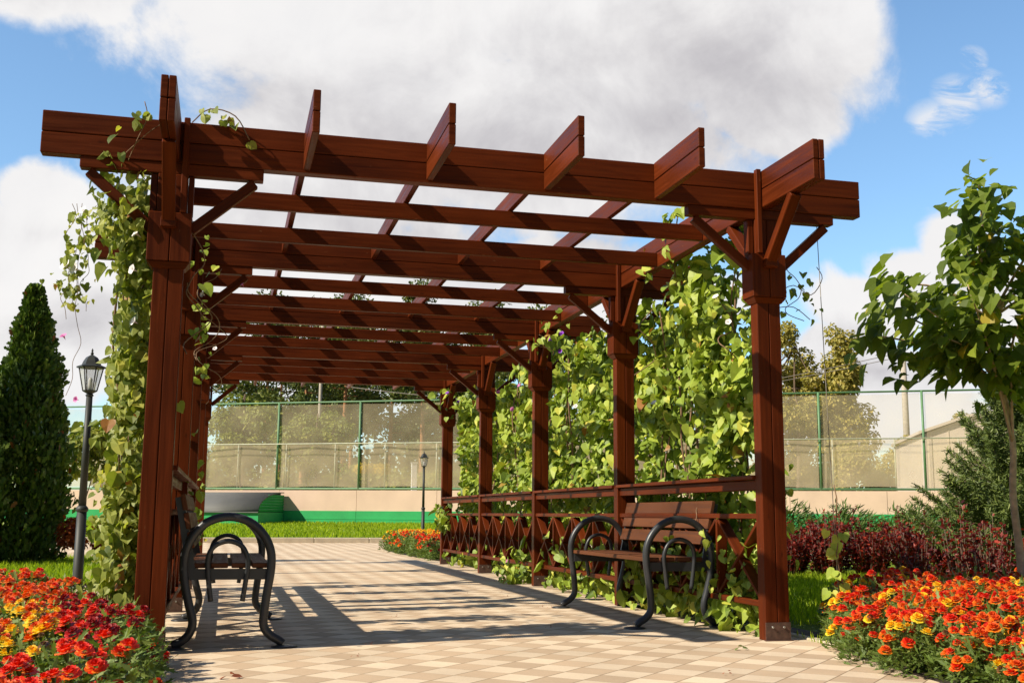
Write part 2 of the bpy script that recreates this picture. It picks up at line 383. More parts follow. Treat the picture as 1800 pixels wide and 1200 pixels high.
o=blades('grass',30000,lambda:(lambda x,y:(x,y) if y>6.45 else None)(U(-11,-4.3),U(6.4,14)),.05,.12,lambda x,y:-.012,1.3)
tag(o,'lawn under the tall thuja behind the left flower bed','grass')
def farreg():
    x=U(-9,9); yw=33.6+(x-1.21)*(-.475/.88)-.3; y=U(KY+.2,yw); return (x,y)
def bankz(x,y):
    yw=33.6+(x-1.21)*(-.475/.88)-.3; f=(y-KY-.18)/(yw-KY-.18); return .115+.30*max(f,0)**.9
o=blades('grass',45000,farreg,.06,.16,bankz,2.2); tag(o,'bright strip of lawn between the far kerb and the green wall','grass')

# ------------------------------------------------------------------ pergola
SP=2.8; T=3.112; HB=.256; B=T-HB
perg=thing('pergola',(-1.85,5.6,0),'long red brown stained timber pergola with open rafters over the paved path','pergola')
LX0,LX1=-3.875,-3.705; RX0,RX1=0.0,.17
WB=.004
def plank2(m,axis,a,b,c0,c1,z0,z1):
    """two stacked timbers with a seam; axis 'x' or 'y'"""
    zm=(z0+z1)/2
    for (q0,q1) in ((z0,zm-.0025),(zm+.0025,z1)):
        if axis=='x': m.box(a,b,c0,c1,q0,q1)
        else: m.box(c0,c1,a,b,q0,q1)
    if axis=='x': m.box(a+.02,b-.02,c0+.012,c1-.012,zm-.004,zm+.004)
    else: m.box(c0+.012,c1-.012,a+.02,b-.02,zm-.004,zm+.004)
for side in (1,-1):
    x0,x1=(RX0,RX1) if side>0 else (LX0,LX1)
    inner=x0 if side>0 else x1
    for i in range(5):
        y=i*SP
        m=MB(); xm=(x0+x1)/2
        m.box(x0,xm-.002,y,y+.10,0,B-.072); m.box(xm+.002,x1,y,y+.10,0,B-.072); m.box(xm-.006,xm+.006,y+.012,y+.088,.01,B-.08)
        post=m.build('post',M['wood'],perg,WB)
        # collar with tapered foot
        m=MB(); o=.042
        for (a,b) in ((x0-o,xm-.002),(xm+.002,x1+o-.008)):
            m.box(a,b,y-.034,y+.134,2.245,2.54)
        cx,cy=(x0+x1)/2,y+.05
        n=len(m.v); w1,d1=(x1-x0)/2+o-.006,.082; w0,d0=(x1-x0)/2+.006,.056
        for (w,d,z) in ((w0,d0,2.205),(w1,d1,2.243)):
            for sx,sy in ((-1,-1),(1,-1),(1,1),(-1,1)): m.v.append((cx+sx*w,cy+sy*d,z))
        for k in range(4): m._f((n+k,n+(k+1)%4,n+4+(k+1)%4,n+4+k))
        m._f((n+3,n+2,n+1,n)); m._f((n+4,n+5,n+6,n+7))
        m.build('collar',M['wood'],post,WB)
        # cheeks clamping beam and rafter
        ic=(-.002,.033) if side>0 else (-3.742,-3.707)
        m=MB(); m.box(ic[0],ic[1],y-.046,y-.004,2.541,T+.014); m.build('cheek',M['wood'],post,WB)
        m=MB(); m.box(ic[0],ic[1],y+.096,y+.138,2.541,T+.012); m.build('cheek',M['wood'],post,WB)
        m=MB(); m.box(x0-.044,x0-.004,y+.02,y+.085,2.541,B-.074); m.build('cheek',M['wood'],post,WB)
        m=MB(); m.box(x1+.004,x1+.036,y+.02,y+.085,2.541,B-.074); m.build('cheek',M['wood'],post,WB)
        # base plate
        m=MB(); m.box(x0-.003,x1+.003,y-.006,y-.001,0.004,.115); m.box(x0-.012,x1+.012,y-.02,y+.0,0.001,.006)
        m.box(x1+.001,x1+.006,y+.004,y+.09,.004,.115)
        bpz=m.build('base_plate',M['plate'],post)
        for bx in (x0+.045,x1-.045):
            m=MB(); m.tube([(bx,y-.014,.085),(bx,y-.005,.085)],.007,8); m.build('bolt',M['bolt'],bpz)
        # bolster under the beam
        bx0,bx1=(-.48,.60) if side>0 else (-4.32,-3.265)
        m=MB(); m.box(bx0,bx1,y+.006,y+.084,B-.070,B-.002); m.build('bolster',M['wood'],perg,WB)
        # transverse braces
        cxp=(x0+x1)/2
        for sg,xe in ((-1,bx0+.05),(1,bx1-.05)):
            xs=(x0-.03) if sg<0 else (x1+.03)
            m=MB(); m.bar((xs,y+.048,2.455),(xe,y+.048,B-.085),.05,.06); m.build('brace',M['wood'],perg,WB)
        # lengthwise braces under the purlin
        px=(.078 if side>0 else -3.80)
        m=MB(); m.bar((px,y-.04,2.475),(px,y-.42,B+.0),.075,.06,(1,0,0)); m.box(px-.045,px+.045,y-.085,y-.036,2.44,2.50); m.build('brace',M['wood'],perg,WB)
        m=MB(); m.bar((px,y+.14,2.475),(px,y+.52,B+.0),.075,.06,(1,0,0)); m.build('brace',M['wood'],perg,WB)
for i in range(5):
    y=i*SP
    m=MB(); plank2(m,'x',-4.54,.808,y,y+.09,B,T); m.build('beam',M['wood'],perg,WB)
for i in range(4):
    for k in (1,2):
        y=i*SP+k*SP/3
        m=MB(); m.box(-3.758,.036,y,y+.045,B+.006,B+HB/2-.004); m.build('cross_rafter',M['wood'],perg,WB)
YO=-.73; YE=4*SP+.09+.73
for c0,c1 in ((.038,.118),(-3.84,-3.76)):
    segs=[(YO,-.002)]+[(i*SP+.092,(i+1)*SP-.002) for i in range(4)]+[(4*SP+.092,YE)]
    m=MB()
    for a,b in segs:
        cm=(c0+c1)/2
        plank2(m,'y',a,b,c0,cm-.0015,B+.002,T+.004); plank2(m,'y',a,b,cm+.0015,c1,B+.002,T+.004)
    m.build('purlin',M['wood'],perg,WB)
for jx in (-3.03,-2.264,-1.492,-.728):
    m=MB()
    for a,b in ((YO,-.002),(4*SP+.092,YE)): plank2(m,'y',a,b,jx,jx+.042,B+.012,T+.004)
    for i in range(4): m.box(jx+.001,jx+.041,i*SP+.092,(i+1)*SP-.002,B+HB/2+.001,T+.004)
    m.build('rafter',M['wood'],perg,WB)
# railings
def railing(x0,y0,y1,inner):
    """x0..x0+.1 board depth"""
    m=MB(); m.box(x0-.03,x0+.12,y0,y1,1.032,1.060); m.box(x0+.008,x0+.055,y0,y1,.962,1.029); m.build('handrail',M['wood'],perg,WB)
    m=MB(); m.box(x0+.005,x0+.095,y0,y1,.772,.808); m.build('rail',M['wood'],perg,WB)
    m=MB(); m.box(x0+.005,x0+.095,y0,y1,.205,.245); m.build('rail',M['wood'],perg,WB)
    m=MB(); n=4; w=(y1-y0)/n
    for k in range(n):
        a=y0+k*w; b=a+w
        if k: m.box(x0+.012,x0+.088,a-.014,a+.014,.247,.770)
        e=.02
        m.bar((x0+.05,a+e,.762),(x0+.05,b-e,.255),.076,.024,(1,0,0))
        mid=((a+b)/2,.5085)
        m.bar((x0+.05,b-e,.762),(x0+.05,mid[0]+.018,mid[1]+.018*.507/(w-2*e)),.074,.022,(1,0,0))
        m.bar((x0+.05,mid[0]-.018,mid[1]-.018*.507/(w-2*e)),(x0+.05,a+e,.255),.074,.022,(1,0,0))
    m.build('lattice',M['wood'],perg,.002)
for i in range(4): railing(.012,i*SP+.102,(i+1)*SP-.002,1)
for i in range(2): railing(-3.80,i*SP+.102,(i+1)*SP-.002,-1)

# ------------------------------------------------------------------ benches
def smooth_path(pts,n=6):
    P=[np.array(p,float) for p in pts]; out=[]
    for i in range(len(P)-1):
        p0=P[max(i-1,0)];p1=P[i];p2=P[i+1];p3=P[min(i+2,len(P)-1)]
        for k in range(n):
            t=k/n; out.append(.5*((2*p1)+(-p0+p2)*t+(2*p0-5*p1+4*p2-p3)*t*t+(-p0+3*p1-3*p2+p3)*t**3))
    out.append(P[-1]); return [tuple(p) for p in out]
ARC=[(.59,.022),(.56,.045),(.515,.072),(.478,.12),(.474,.19),(.489,.33),(.506,.46),(.500,.565),(.455,.66),(.370,.735),(.25,.765),(.13,.735),(.045,.65),(.003,.535),(.008,.40),(.038,.264),(.066,.16),(.052,.09),(.01,.045),(-.045,.022)]
INN=[(.164,.27),(.145,.40),(.137,.516),(.168,.59),(.25,.622),(.332,.590),(.370,.50),(.360,.383),(.346,.27)]
def make_bench(label):
    t=thing('park_bench',(0,0,0),label,'bench','benches under the pergola')
    for y in (0.0,1.8):
        m=MB(); m.tube(smooth_path([(a,y,b) for a,b in ARC],4),.026,12); fr=m.build('armrest_leg_frame',M['metal'],t)
        m=MB(); m.tube(smooth_path([(a,y,b) for a,b in INN],4),.0155,10); m.build('inner_hoop',M['metal'],t)
        for s in (.60,-.05):
            m=MB(); m.lathe([(.078,0),(.078,.006),(.07,.010),(.035,.014)],(s,y,.001),20); m.build('foot_plate',M['metal'],fr)
        yy=y+(.03 if y==0 else -.03)
        m=MB(); m.box(.02,.49,yy-.012,yy+.012,.395,.458); m.build('seat_support',M['metal'],t)
        m=MB(); m.bar((.045,yy,.44),(-.045,yy,.88),.02,.05,(0,1,0)); m.build('back_support',M['metal'],t)
    for k in range(4):
        s0=.035+k*.120
        m=MB(); m.box(s0,s0+.100,-.012 if 0 else .03,1.77,.462,.492); m.build('seat_slat',M['benchwood'],t,.004)
    for z0,z1 in ((.803,.898),(.693,.788),(.580,.675)):
        zc=(z0+z1)/2; sx=.058-(zc-.46)*.22
        m=MB(); d=Vector((-.22,0,1)).normalized(); nn=Vector((1,0,.22)).normalized()
        m.obox((sx+.012,.9,zc),(0,.9,0),d*.048,nn*.015); m.build('back_slat',M['benchwood'],t,.004)
    return t
b1=make_bench('dark tube framed bench facing right beside the left front post'); 
b2=copy_tree(b1); b1.location=(-3.625,.25,0)
b2.location=(.04,2.7,0); b2.rotation_euler=(0,0,PI); b2['label']='sunlit wooden bench with dark hoop arms against the right railing'

# ------------------------------------------------------------------ lamps
def make_lamp(label):
    t=thing('street_lamp',(0,0,0),label,'street lamp','black lantern lamps beside the path')
    m=MB(); m.lathe([(.085,0),(.085,.02),(.06,.05),(.052,.10),(.050,.80)],(0,0,0),16); m.lathe([(.040,.86),(.033,2.02)],(0,0,0),16); p=m.build('pole',M['lampmetal'],t)
    m=MB(); m.lathe([(.050,.80),(.062,.81),(.064,.835),(.055,.85),(.042,.865)],(0,0,0),16); m.build('collar',M['lampmetal'],p)
    m=MB(); m.lathe([(.034,2.02),(.045,2.03),(.03,2.05),(.075,2.075),(.078,2.085)],(0,0,0),6,smooth=False)
    for k in range(6):
        a=k*PI/3; c,s=math.cos(a),math.sin(a)
        m.tube([(.072*c,.072*s,2.083),(.125*c,.125*s,2.335)],.0065,6)
    h=m.build('lantern_frame',M['lampmetal'],t)
    m=MB()
    for k in range(6):
        a=k*PI/3;b=(k+1)*PI/3
        m.poly([(.070*math.cos(a),.070*math.sin(a),2.086),(.070*math.cos(b),.070*math.sin(b),2.086),(.122*math.cos(b),.122*math.sin(b),2.333),(.122*math.cos(a),.122*math.sin(a),2.333)])
    m.build('glass',M['glass'],h)
    m=MB(); m.lathe([(.02,2.09),(.024,2.13),(.022,2.2),(.012,2.22)],(0,0,0),10); m.build('bulb',M['white'],h)
    m=MB(); m.lathe([(.150,2.325),(.152,2.34),(.100,2.36),(.085,2.40),(.06,2.44),(.02,2.465),(.012,2.47)],(0,0,0),6,smooth=False); rf=m.build('roof',M['lampmetal'],t)
    m=MB(); m.lathe([(.01,2.465),(.018,2.485),(.008,2.50),(.012,2.515),(.002,2.54)],(0,0,0),8); m.build('finial',M['lampmetal'],rf)
    return t
l1=make_lamp('tall black lantern lamp in front of the thuja at the left')
l2=copy_tree(l1); l2['label']='small distant black lantern lamp behind the far flower bed'
l1.location=(-4.86,5.9,-.012); l2.location=(2.45,27.1,.12); l2.scale=(1.0,1.0,1.02)

# ------------------------------------------------------------------ boundary wall and fence
def wall():
    t=thing('retaining_wall',(*wall_pt(0),.3),'low beige concrete wall with bright green base under the court fence','wall')
    A=Vector((.88,-.475,0)); Nn=Vector((-.475,-.88,0))
    def seg(m,t0,t1,o0,o1,z0,z1):
        c=Vector((*wall_pt((t0+t1)/2,(o0+o1)/2),(z0+z1)/2)); m.obox(c,A*(t1-t0)/2,Nn*(o1-o0)/2,(0,0,(z1-z0)/2))
    m=MB(); tt=-42
    while tt<44: seg(m,tt+.006,tt+2.994,-.15,.15,.2,1.62); tt+=3
    m.build('concrete_panel',M['concrete'],t)
    m=MB(); tt=-42
    while tt<44: seg(m,tt+.006,tt+2.994,.152,.19,.2,.60); seg(m,tt+.006,tt+2.994,.152,.175,.612,.89); tt+=3
    seg(m,-42,44,.152,.20,.598,.614); m.build('green_base',M['green'],t)
    return t
wall()
def fence():
    t=thing('court_fence',(*wall_pt(0),1.62),'tall green framed sports court fence with beige mesh screens','fence')
    A=Vector((.88,-.475,0)); Nn=Vector((-.475,-.88,0))
    zb,zt,zm=1.66,4.81,3.29
    for k in range(-9,12):
        x,y=wall_pt(k*3.2)
        m=MB(); m.tube([(x,y,1.6),(x,y,zt+.02)],.042,10); m.build('fence_post',M['greenpost'],t)
    a=wall_pt(-29);b=wall_pt(35.2)
    for z,r in ((zt,.032),(zb+.02,.04)):
        m=MB(); m.tube([(*a,z),(*b,z)],r,8); m.build('rail',M['greenpost'],t)
    a=wall_pt(-29,.12);b=wall_pt(35.2,.12)
    m=MB(); m.tube([(*a,zm),(*b,zm)],.022,8); m.build('middle_rail',M['palepost'],t)
    k=-28.0
    while k<35:
        x,y=wall_pt(k,-.12); m=MB(); m.tube([(x,y,1.6),(x,y,zm)],.024,8); m.build('inner_post',M['palepost'],t); k+=1.93
    for k in range(-9,11):
        # windscreen cloths: upper and lower, slightly sagging
        for (z0,z1,off,mt,nm) in ((zb+.05,zt-.06,-.03,M['screen'],'mesh_screen'),(zb+.06,zm-.01,-.20,M['screen2'],'lower_mesh_screen')):
            V=[];L=[];cn=[];nx,nz=17,7; sag=random.uniform(.01,.05)
            for i in range(nx):
                for j in range(nz):
                    f=i/(nx-1);g=j/(nz-1); tt=k*3.2+.06+f*(3.2-.12); o=off+.035*math.sin(f*PI*2+k)*math.sin(g*PI)
                    x,y=wall_pt(tt,o); z=z0+(z1-z0)*g-(sag*math.sin(f*PI)*g**3 if nm[0]=='m' else 0)+(.05*math.sin(f*PI*1.0)*(1-g)**3)
                    V.append((x,y,z))
            for i in range(nx-1):
                for j in range(nz-1):
                    p=i*nz+j; L+=[p,p+nz,p+nz+1,p+1]; cn.append(4)
            npmesh(nm,V,L,cn,mt,t,smooth=True)
    return t
fence()
# curved canopy over a sunken entrance
def canopy():
    t=thing('entrance_canopy',(*wall_pt(-3.3,1),.3),'curved grey roof with green louvred end against the wall','canopy')
    A=Vector((.88,-.475,0)); Nn=Vector((-.475,-.88,0))
    t0,t1=-6.2,-2.75; D=2.0
    def P(tt,o,z): x,y=wall_pt(tt,.2+o); return (x,y,z)
    prof=[]   # from front lower edge to the wall top
    for k in range(13):
        a=k/12*PI/2; prof.append((D*math.cos(a)**1.0, .84+.70*math.sin(a)))
    m=MB()
    for k in range(12):
        (o0,z0),(o1,z1)=prof[k],prof[k+1]
        a,b,c,d=P(t0,o0+.06,z0),P(t1,o0+.06,z0),P(t1,o1+.06,z1),P(t0,o1+.06,z1)
        if k==0:
            base=len(m.v); m.v+=[a,b]+[(p[0],p[1],p[2]-.035) for p in (a,b)]
        m.v+=[d,c]+[(p[0],p[1],p[2]-.035) for p in (d,c)]; q=base+4*k
        m._f((q,q+1,q+5,q+4),True); m._f((q+6,q+7,q+3,q+2),True); m._f((q+1,q+3,q+7,q+5)); m._f((q,q+4,q+6,q+2))
    n=len(m.v); m.v+=[P(t0,D+.06,.84),P(t1,D+.06,.84),P(t1,D+.06,.80),P(t0,D+.06,.80)]; m._f((n,n+3,n+2,n+1))
    m.build('curved_roof',M['roofsheet'],t)
    m=MB()
    c=Vector(P((t0+t1)/2,D/2,.52)); m.obox(c,A*((t1-t0)/2-.03),Nn*(D/2-.02),(0,0,.30)); m.build('green_base',M['green'],t)
    # louvres in the gable end
    for k in range(6):
        z=.86+k*.10; s=min(1,(z-.80)/.72); w=D*math.sqrt(max(0,1-s*s))-.05
        if w<.15: continue
        m=MB(); c=Vector(P(t1-.05,w/2,z+.03)); m.obox(c,Nn*w/2,A*.012+Vector((0,0,-.012)),(A*.02+Vector((0,0,.036)))); m.build('louvre',M['green'],t)
    m=MB(); prof2=[P(t1-.16,o*.97,z-.03) for o,z in prof]+[P(t1-.16,0,.8),P(t1-.16,D*.97,.8)]
    m.poly([p for p in prof2]); m.build('gable_shade_sheet',simple('painted_gap_shade',(.02,.05,.03),.9),t)  # near-black sheet, its colour stands in for the shade between the louvres
canopy()

# ------------------------------------------------------------------ vines
def vine(name,loc,label,group,areas,size=(.09,.17),mat='vine',face=(-.75,-.35,.6),stems=None,flowers=(),spread=.68,seedrnd=None,stemmat='stem'):
    """areas: list of (n, fn) where fn returns a point"""
    t=thing('climbing_vine',loc,label,'climbing plant',group)
    P=[]
    for n,fn in areas:
        c=0
        while c<n:
            p=fn()
            if p is not None: P.append(p); c+=1
    P=np.array(P);n=len(P)
    Nn=np.array(face)+RNG.normal(0,spread,(n,3)); Tp=np.c_[RNG.normal(0,.45,n),RNG.normal(0,.45,n),-np.ones(n)+RNG.normal(0,.35,n)]
    sz=RNG.uniform(size[0],size[1],n)*RNG.choice([.45,.6,.75,.9,1.15],n,p=[.2,.25,.25,.2,.1])
    rn=np.clip(RNG.beta(1.9,2.1,n)*.97+(RNG.random(n)<.022)*.5,0,1); kk=RNG.integers(0,3,n); arr=[]
    for q,tvq in enumerate((HEART_V,HEART2_V,HEART3_V)):
        s_=kk==q
        if s_.any(): arr.append(leaf_arrays(P[s_],Nn[s_],Tp[s_],sz[s_],tvq,HEART_F,rn[s_]))
    v,l,c,r=merge(arr); r=np.clip(r+RNG.normal(0,.045,len(r)),0,1)
    npmesh('foliage',v,l,c,M[mat],t,rnd=r)
    if stems:
        for pts,rad in stems: m=MB(); m.tube(smooth_path(pts,4),rad,5); m.build('stem',M[stemmat],t)
    for (p,colr,s) in flowers:
        flower(p,colr,s,t)
    return t
FL={}
def flower(p,colr,s,parent):
    if colr not in FL:
        m=MB(); prof=[(.012,-.9),(.09,-.5),(.16,-.25),(.34,-.06),(.60,.02)]
        base=len(m.v); n=10
        for j,(r,z) in enumerate(prof):
            for k in range(n):
                a=2*PI*k/n; rr=r*(1.0+.07*math.cos(5*a)*(j==4)); m.v.append((rr*math.cos(a),rr*math.sin(a),z))
        for j in range(4):
            for k in range(n): m._f((base+j*n+k,base+j*n+(k+1)%n,base+(j+1)*n+(k+1)%n,base+(j+1)*n+k),True)
        o=m.build('flower',M[colr],None); FL[colr]=o.data
        bpy.data.objects.remove(o)
    o=bpy.data.objects.new('flower',FL[colr]); C.objects.link(o); o.parent=parent
    o.location=Vector(p)-base_of(parent); o.scale=(s,s,s)
    d=Vector((-.6+U(-.4,.4),-.6+U(-.4,.4),.35+U(-.3,.3))); o.rotation_euler=d.to_track_quat('Z','Y').to_euler()
    return o
def wig(x,y,z0,z1,a=.05,n=9):
    ph=U(0,6); return [(x+a*math.sin(ph+k*1.1)+U(-.02,.02),y+a*math.cos(ph+k*.9)+U(-.02,.02),z0+(z1-z0)*k/(n-1)) for k in range(n)]
def bay_fn(y0,y1,ztop,zlow=.05,x0=.20,x1=.55,hole=None,seed=0):
    ph=[U(0,6) for _ in range(6)]
    def dens(y,z):
        return .50+.36*math.sin(y*5.1+ph[0]+1.3*math.sin(z*2+ph[1]))+.25*math.sin(z*4.3+ph[2]+math.sin(y*3+ph[3]))+.15*math.sin(y*11+z*7+ph[4])
    def f():
        y=U(y0,y1); z=U(zlow,ztop(y))
        if hole and hole(y,z): return None
        if random.random()>max(.06,dens(y,z)): return None
        d=dens(y,z); x=x0+(x1-x0)*random.random()**1.4*(1.2-.4*d)
        return (min(x,max(.03,.06+.5325*y)*U(.8,1)),y,z)
    return f
G='morning glory vines screening the right side'
# right side bays, near to far (dims in metres along the rail)
top1=lambda y: 2.98 if y<1.9 else 2.75
hole1=lambda y,z:(2.30<z<2.74 and .38<y<.80 and random.random()<.93)
def st(y0,y1,zt,n=9,x=.36): return [(wig(x+U(-.12,.15),U(y0,y1),0,zt*U(.8,1)),U(.005,.011)) for _ in range(n)]
f1=bay_fn(.22,2.75,top1,hole=hole1)
under=lambda y0,y1:(lambda:(lambda x,y,z:(x,y,z) if x<.05+.53*y else None)(U(-.02,.4),U(y0,y1),random.random()**1.3*.55+.03))
wallet=[]
v1=vine('climbing_vine',(.36,1.4,0),'broad sunlit morning glory vine between the first and second right posts',G,
    [(5200,f1),(560,under(.2,2.7)),(24,lambda:(U(.03,.10),U(1.6,2.3),U(2.82,3.10))),(40,lambda:(U(.1,.3),U(1.75,1.95),U(3.0,3.36))),(16,lambda:(U(-.06,.02),U(.5,1.5),U(.15,.75)))],
    size=(.075,.14),stems=st(1.1,2.6,2.8,12)+[([(.2,1.85,2.7),(.19,1.87,3.0),(.22,1.85,3.3)],.006),(wig(.2,.9,1.9,2.35,.1),.005),(wig(.1,2.3,2.0,2.6,.1),.005),(wig(.05,1.1,.6,1.1,.05),.004)],
    flowers=[((.12,2.2,1.75),'petal_white',.045),((.16,1.0,2.45),'petal_white',.045),((.12,.7,2.2),'petal_white',.04)])
top2=lambda y: 2.78-.12*math.sin(y*3)
v2=vine('climbing_vine',(.36,4.2,0),'dense vine with purple blooms between the second and third right posts',G,
    [(4000,bay_fn(3.0,5.5,top2)),(260,under(3.0,5.4)),(30,lambda:(U(-.15,.15),U(4.3,5.5),U(2.62,2.95)))],size=(.075,.14),
    stems=st(3.0,5.5,2.7)+[(wig(-.05,5.0,2.55,2.75,.12),.005)],flowers=[((.02,4.6,2.72),'petal_purple',.05),((-.02,4.9,2.70),'petal_purple',.05),((.05,4.75,2.55),'petal_purple',.045),((.05,4.2,1.9),'petal_white',.04)])
top3=lambda y: 2.72 if y<7.4 else 2.5
h3=lambda y,z:(y>6.7 and z<2.0 and random.random()<.7)
v3=vine('climbing_vine',(.36,7.0,0),'vine with pink blooms and a thin gap beside the fourth right post',G,
    [(3100,bay_fn(5.8,8.3,top3,hole=h3)),(60,under(5.9,8.2)),(60,lambda:(U(-.22,.1),U(5.9,6.6),abs(random.gauss(0,.2))+.03))],size=(.085,.155),
    stems=st(5.8,8.3,2.6),flowers=[((.0,6.3,2.35),'petal_pink',.05),((.05,7.6,2.4),'petal_pink',.05),((.02,5.7,2.1),'petal_white',.045),((-.15,6.2,.25),'petal_pink',.05),((.04,6.8,2.1),'petal_pink',.05)])
top4=lambda y: 2.75
v4=vine('climbing_vine',(.36,9.8,0),'farthest vine of the right side beside the last post',G,
    [(2800,bay_fn(8.6,11.0,top4)),(70,under(8.7,11.0)),(70,lambda:(U(-.12,.05),U(10.6,11.5),U(.55,.95))),(60,lambda:(U(-.1,.25),U(10.8,11.6),U(2.3,2.85)))],size=(.085,.15),
    stems=st(8.6,11.0,2.7),flowers=[((-.02,10.8,2.72),'petal_purple',.055),((.0,10.0,2.5),'petal_purple',.05)])
# left side: near column, hanging wisps, and columns behind
GL='morning glory vines climbing the left side'
def col(cx,cy,w,zt,dn=1.0,d=.22):
    ph=U(0,6); ph2=U(0,6)
    def f():
        z=U(.02,zt); ww=w*(.75+.35*math.sin(z*3.1+ph)*math.sin(z*1.7+ph2))
        if random.random()>.6+.4*math.sin(z*7+ph): return None
        x=cx+random.gauss(0,.5)*ww
        if x<-4.12 and 1.35<z<2.15: return None
        return (x,cy+random.gauss(0,1)*d*.6,z)
    return f
LF=(-.55,-.75,.4)
vine('climbing_vine',(-4.1,.4,0),'thick yellow green vine hanging outside the left front post',GL,
    [(2300,col(-4.0,.40,.19,2.72)),(900,lambda:(U(-3.98,-3.86),U(.12,.7),U(.1,2.7))),(150,lambda:(U(-4.25,-3.93),U(-.04,.3),U(2.45,2.88))),(8,lambda:(lambda f:(-4.2+.27*f+U(-.02,.02),-.10,2.88+.26*f+U(-.03,.03)))(random.random())),(150,lambda:(-4.0+random.gauss(0,.08),U(.1,.9),U(.02,.9)))],
    size=(.055,.10),mat='vineback',face=LF,spread=.5,
    stems=[(wig(-3.98+U(-.08,.07),.35+U(-.05,.3),0,2.8),U(.004,.008)) for _ in range(14)]+[([(-4.1,.1,2.75),(-4.0,-.08,2.95),(-3.95,-.10,3.08),(-3.97,-.10,3.18)],.003),([(-4.1,.0,2.85),(-3.95,-.1,2.98),(-3.86,-.12,3.05)],.003)],
    flowers=[((-4.08,.05,2.62),'petal_white',.055),((-3.99,.05,2.42),'petal_white',.05),((-4.0,.05,2.2),'petal_white',.05),((-3.96,.05,2.52),'petal_white',.04),((-3.98,.1,1.9),'petal_white',.045),((-4.3,.1,2.55),'petal_white',.045)])
def hang():
    k=random.choice([0,1,2,3]); x=[-4.36,-4.30,-4.26,-4.33][k]; z=U([2.0,1.95,2.0,2.05][k],2.55)
    return (x+random.gauss(0,.03),.15+random.gauss(0,.04),z)
vine('climbing_vine',(-4.33,.15,0),'sparse hanging vine tendrils with pale blooms left of the lantern lamp top',GL,[(90,hang),(16,lambda:(-4.36+random.gauss(0,.05),.15,U(2.05,2.3)))],size=(.035,.075),mat='vineback',face=LF,spread=.6,
    stems=[(wig(x,.15,z,2.6,.015,12),.0018) for x,z in ((-4.36,1.9),(-4.30,1.45),(-4.26,1.95),(-4.33,1.95))],
    flowers=[((-4.38,.12,2.22),'petal_white',.06),((-4.33,.12,2.20),'petal_white',.06),((-4.36,.12,1.80),'petal_pink',.035),((-4.27,.12,1.43),'petal_pink',.03)])
for i,(cy,lab) in enumerate(((1.35,'second vine column along the left railing, just behind the hanging front one'),(2.35,'third vine column along the left railing before the second post'),(3.3,'fourth vine column of the left side past the second post'),(4.35,'fifth vine column of the left side nearing the third post'),(5.35,'last vine column of the left side at the third post'))):
    vine('climbing_vine',(-4.08,cy,0),lab,GL,[(420,col(-4.08,cy,.10,2.7,d=.14))],size=(.08,.14),mat='vineback',face=LF,spread=.5,stems=[(wig(-4.08,cy+U(-.1,.1),0,2.8),U(.004,.008)) for _ in range(4)])
# tendrils inside the left row
def inner():
    k=random.random()
    if k<.30: return (-3.60+random.gauss(0,.05),1.0+random.gauss(0,.25),U(1.9,2.6))
    if k<.6: return (-3.66+random.gauss(0,.03),3.4+random.gauss(0,.5),U(1.9,2.65))
    return (-3.62+random.gauss(0,.05),U(2.2,4.6),U(.35,1.2))
vine('climbing_vine',(-3.66,2.2,0),'twisting tendrils with few leaves on the inner side of the left posts',GL,[(64,inner)],size=(.05,.10),mat='vine',face=(.1,-.8,.5),spread=.5,
    stems=[(wig(-3.64,.25,1.95,2.6,.05,10),.004),(wig(-3.62,.4,1.75,2.2,.07,8),.004),(wig(-3.60,2.6,2.0,2.8,.10,10),.004),(wig(-3.6,4.0,1.9,2.6,.14,10),.004)],
    flowers=[((-3.60,.3,2.12),'petal_white',.03),((-3.55,3.2,2.2),'petal_white',.035),((-3.35,2.4,2.62),'petal_pink',.03)])
vine('climbing_vine',(-3.45,-.06,3.1),'short tendril with small leaves on top of the front beam beside the left post',GL,[(13,lambda:(lambda f:(-3.66+.32*f,-.03+U(-.03,.01),3.17-.20*f**3+U(-.03,.03)))(random.random()))],size=(.04,.08),mat='vineback',face=LF,spread=.5,stems=[([(-3.7,.02,3.12),(-3.6,-.02,3.2),(-3.45,-.05,3.16),(-3.36,-.04,3.02)],.004)])
# string plant at the right
m_t=thing('climbing_vine',(.52,.05,0),'single thin vine climbing a long string from lawn to beam end','climbing plant','morning glory vines screening the right side')
m=MB(); m.tube([(.49,.045,B),(.52,.04,1.5),(.56,.04,-.01)],.0028,5); m.build('support_string',M['string'],m_t)
m=MB(); m.tube(wig(.545,.04,-.01,1.0,.006,12),.004,5); m.build('stem',M['stem'],m_t)
pts=np.array([(.54+random.gauss(0,.03),.03,z) for z in (.30,.31,.42,.44,.55,.57,.66,.68,.70,.35,.62)]); n=len(pts)
v,l,c,r=leaf_arrays(pts,np.array(LF)+RNG.normal(0,.4,(n,3)),np.c_[RNG.normal(0,.8,n),RNG.normal(0,.3,n),-np.ones(n)],RNG.uniform(.05,.085,n),HEART_V,HEART_F,RNG.uniform(.4,.9,n)); npmesh('foliage',v,l,c,M['vine'],m_t,rnd=r)
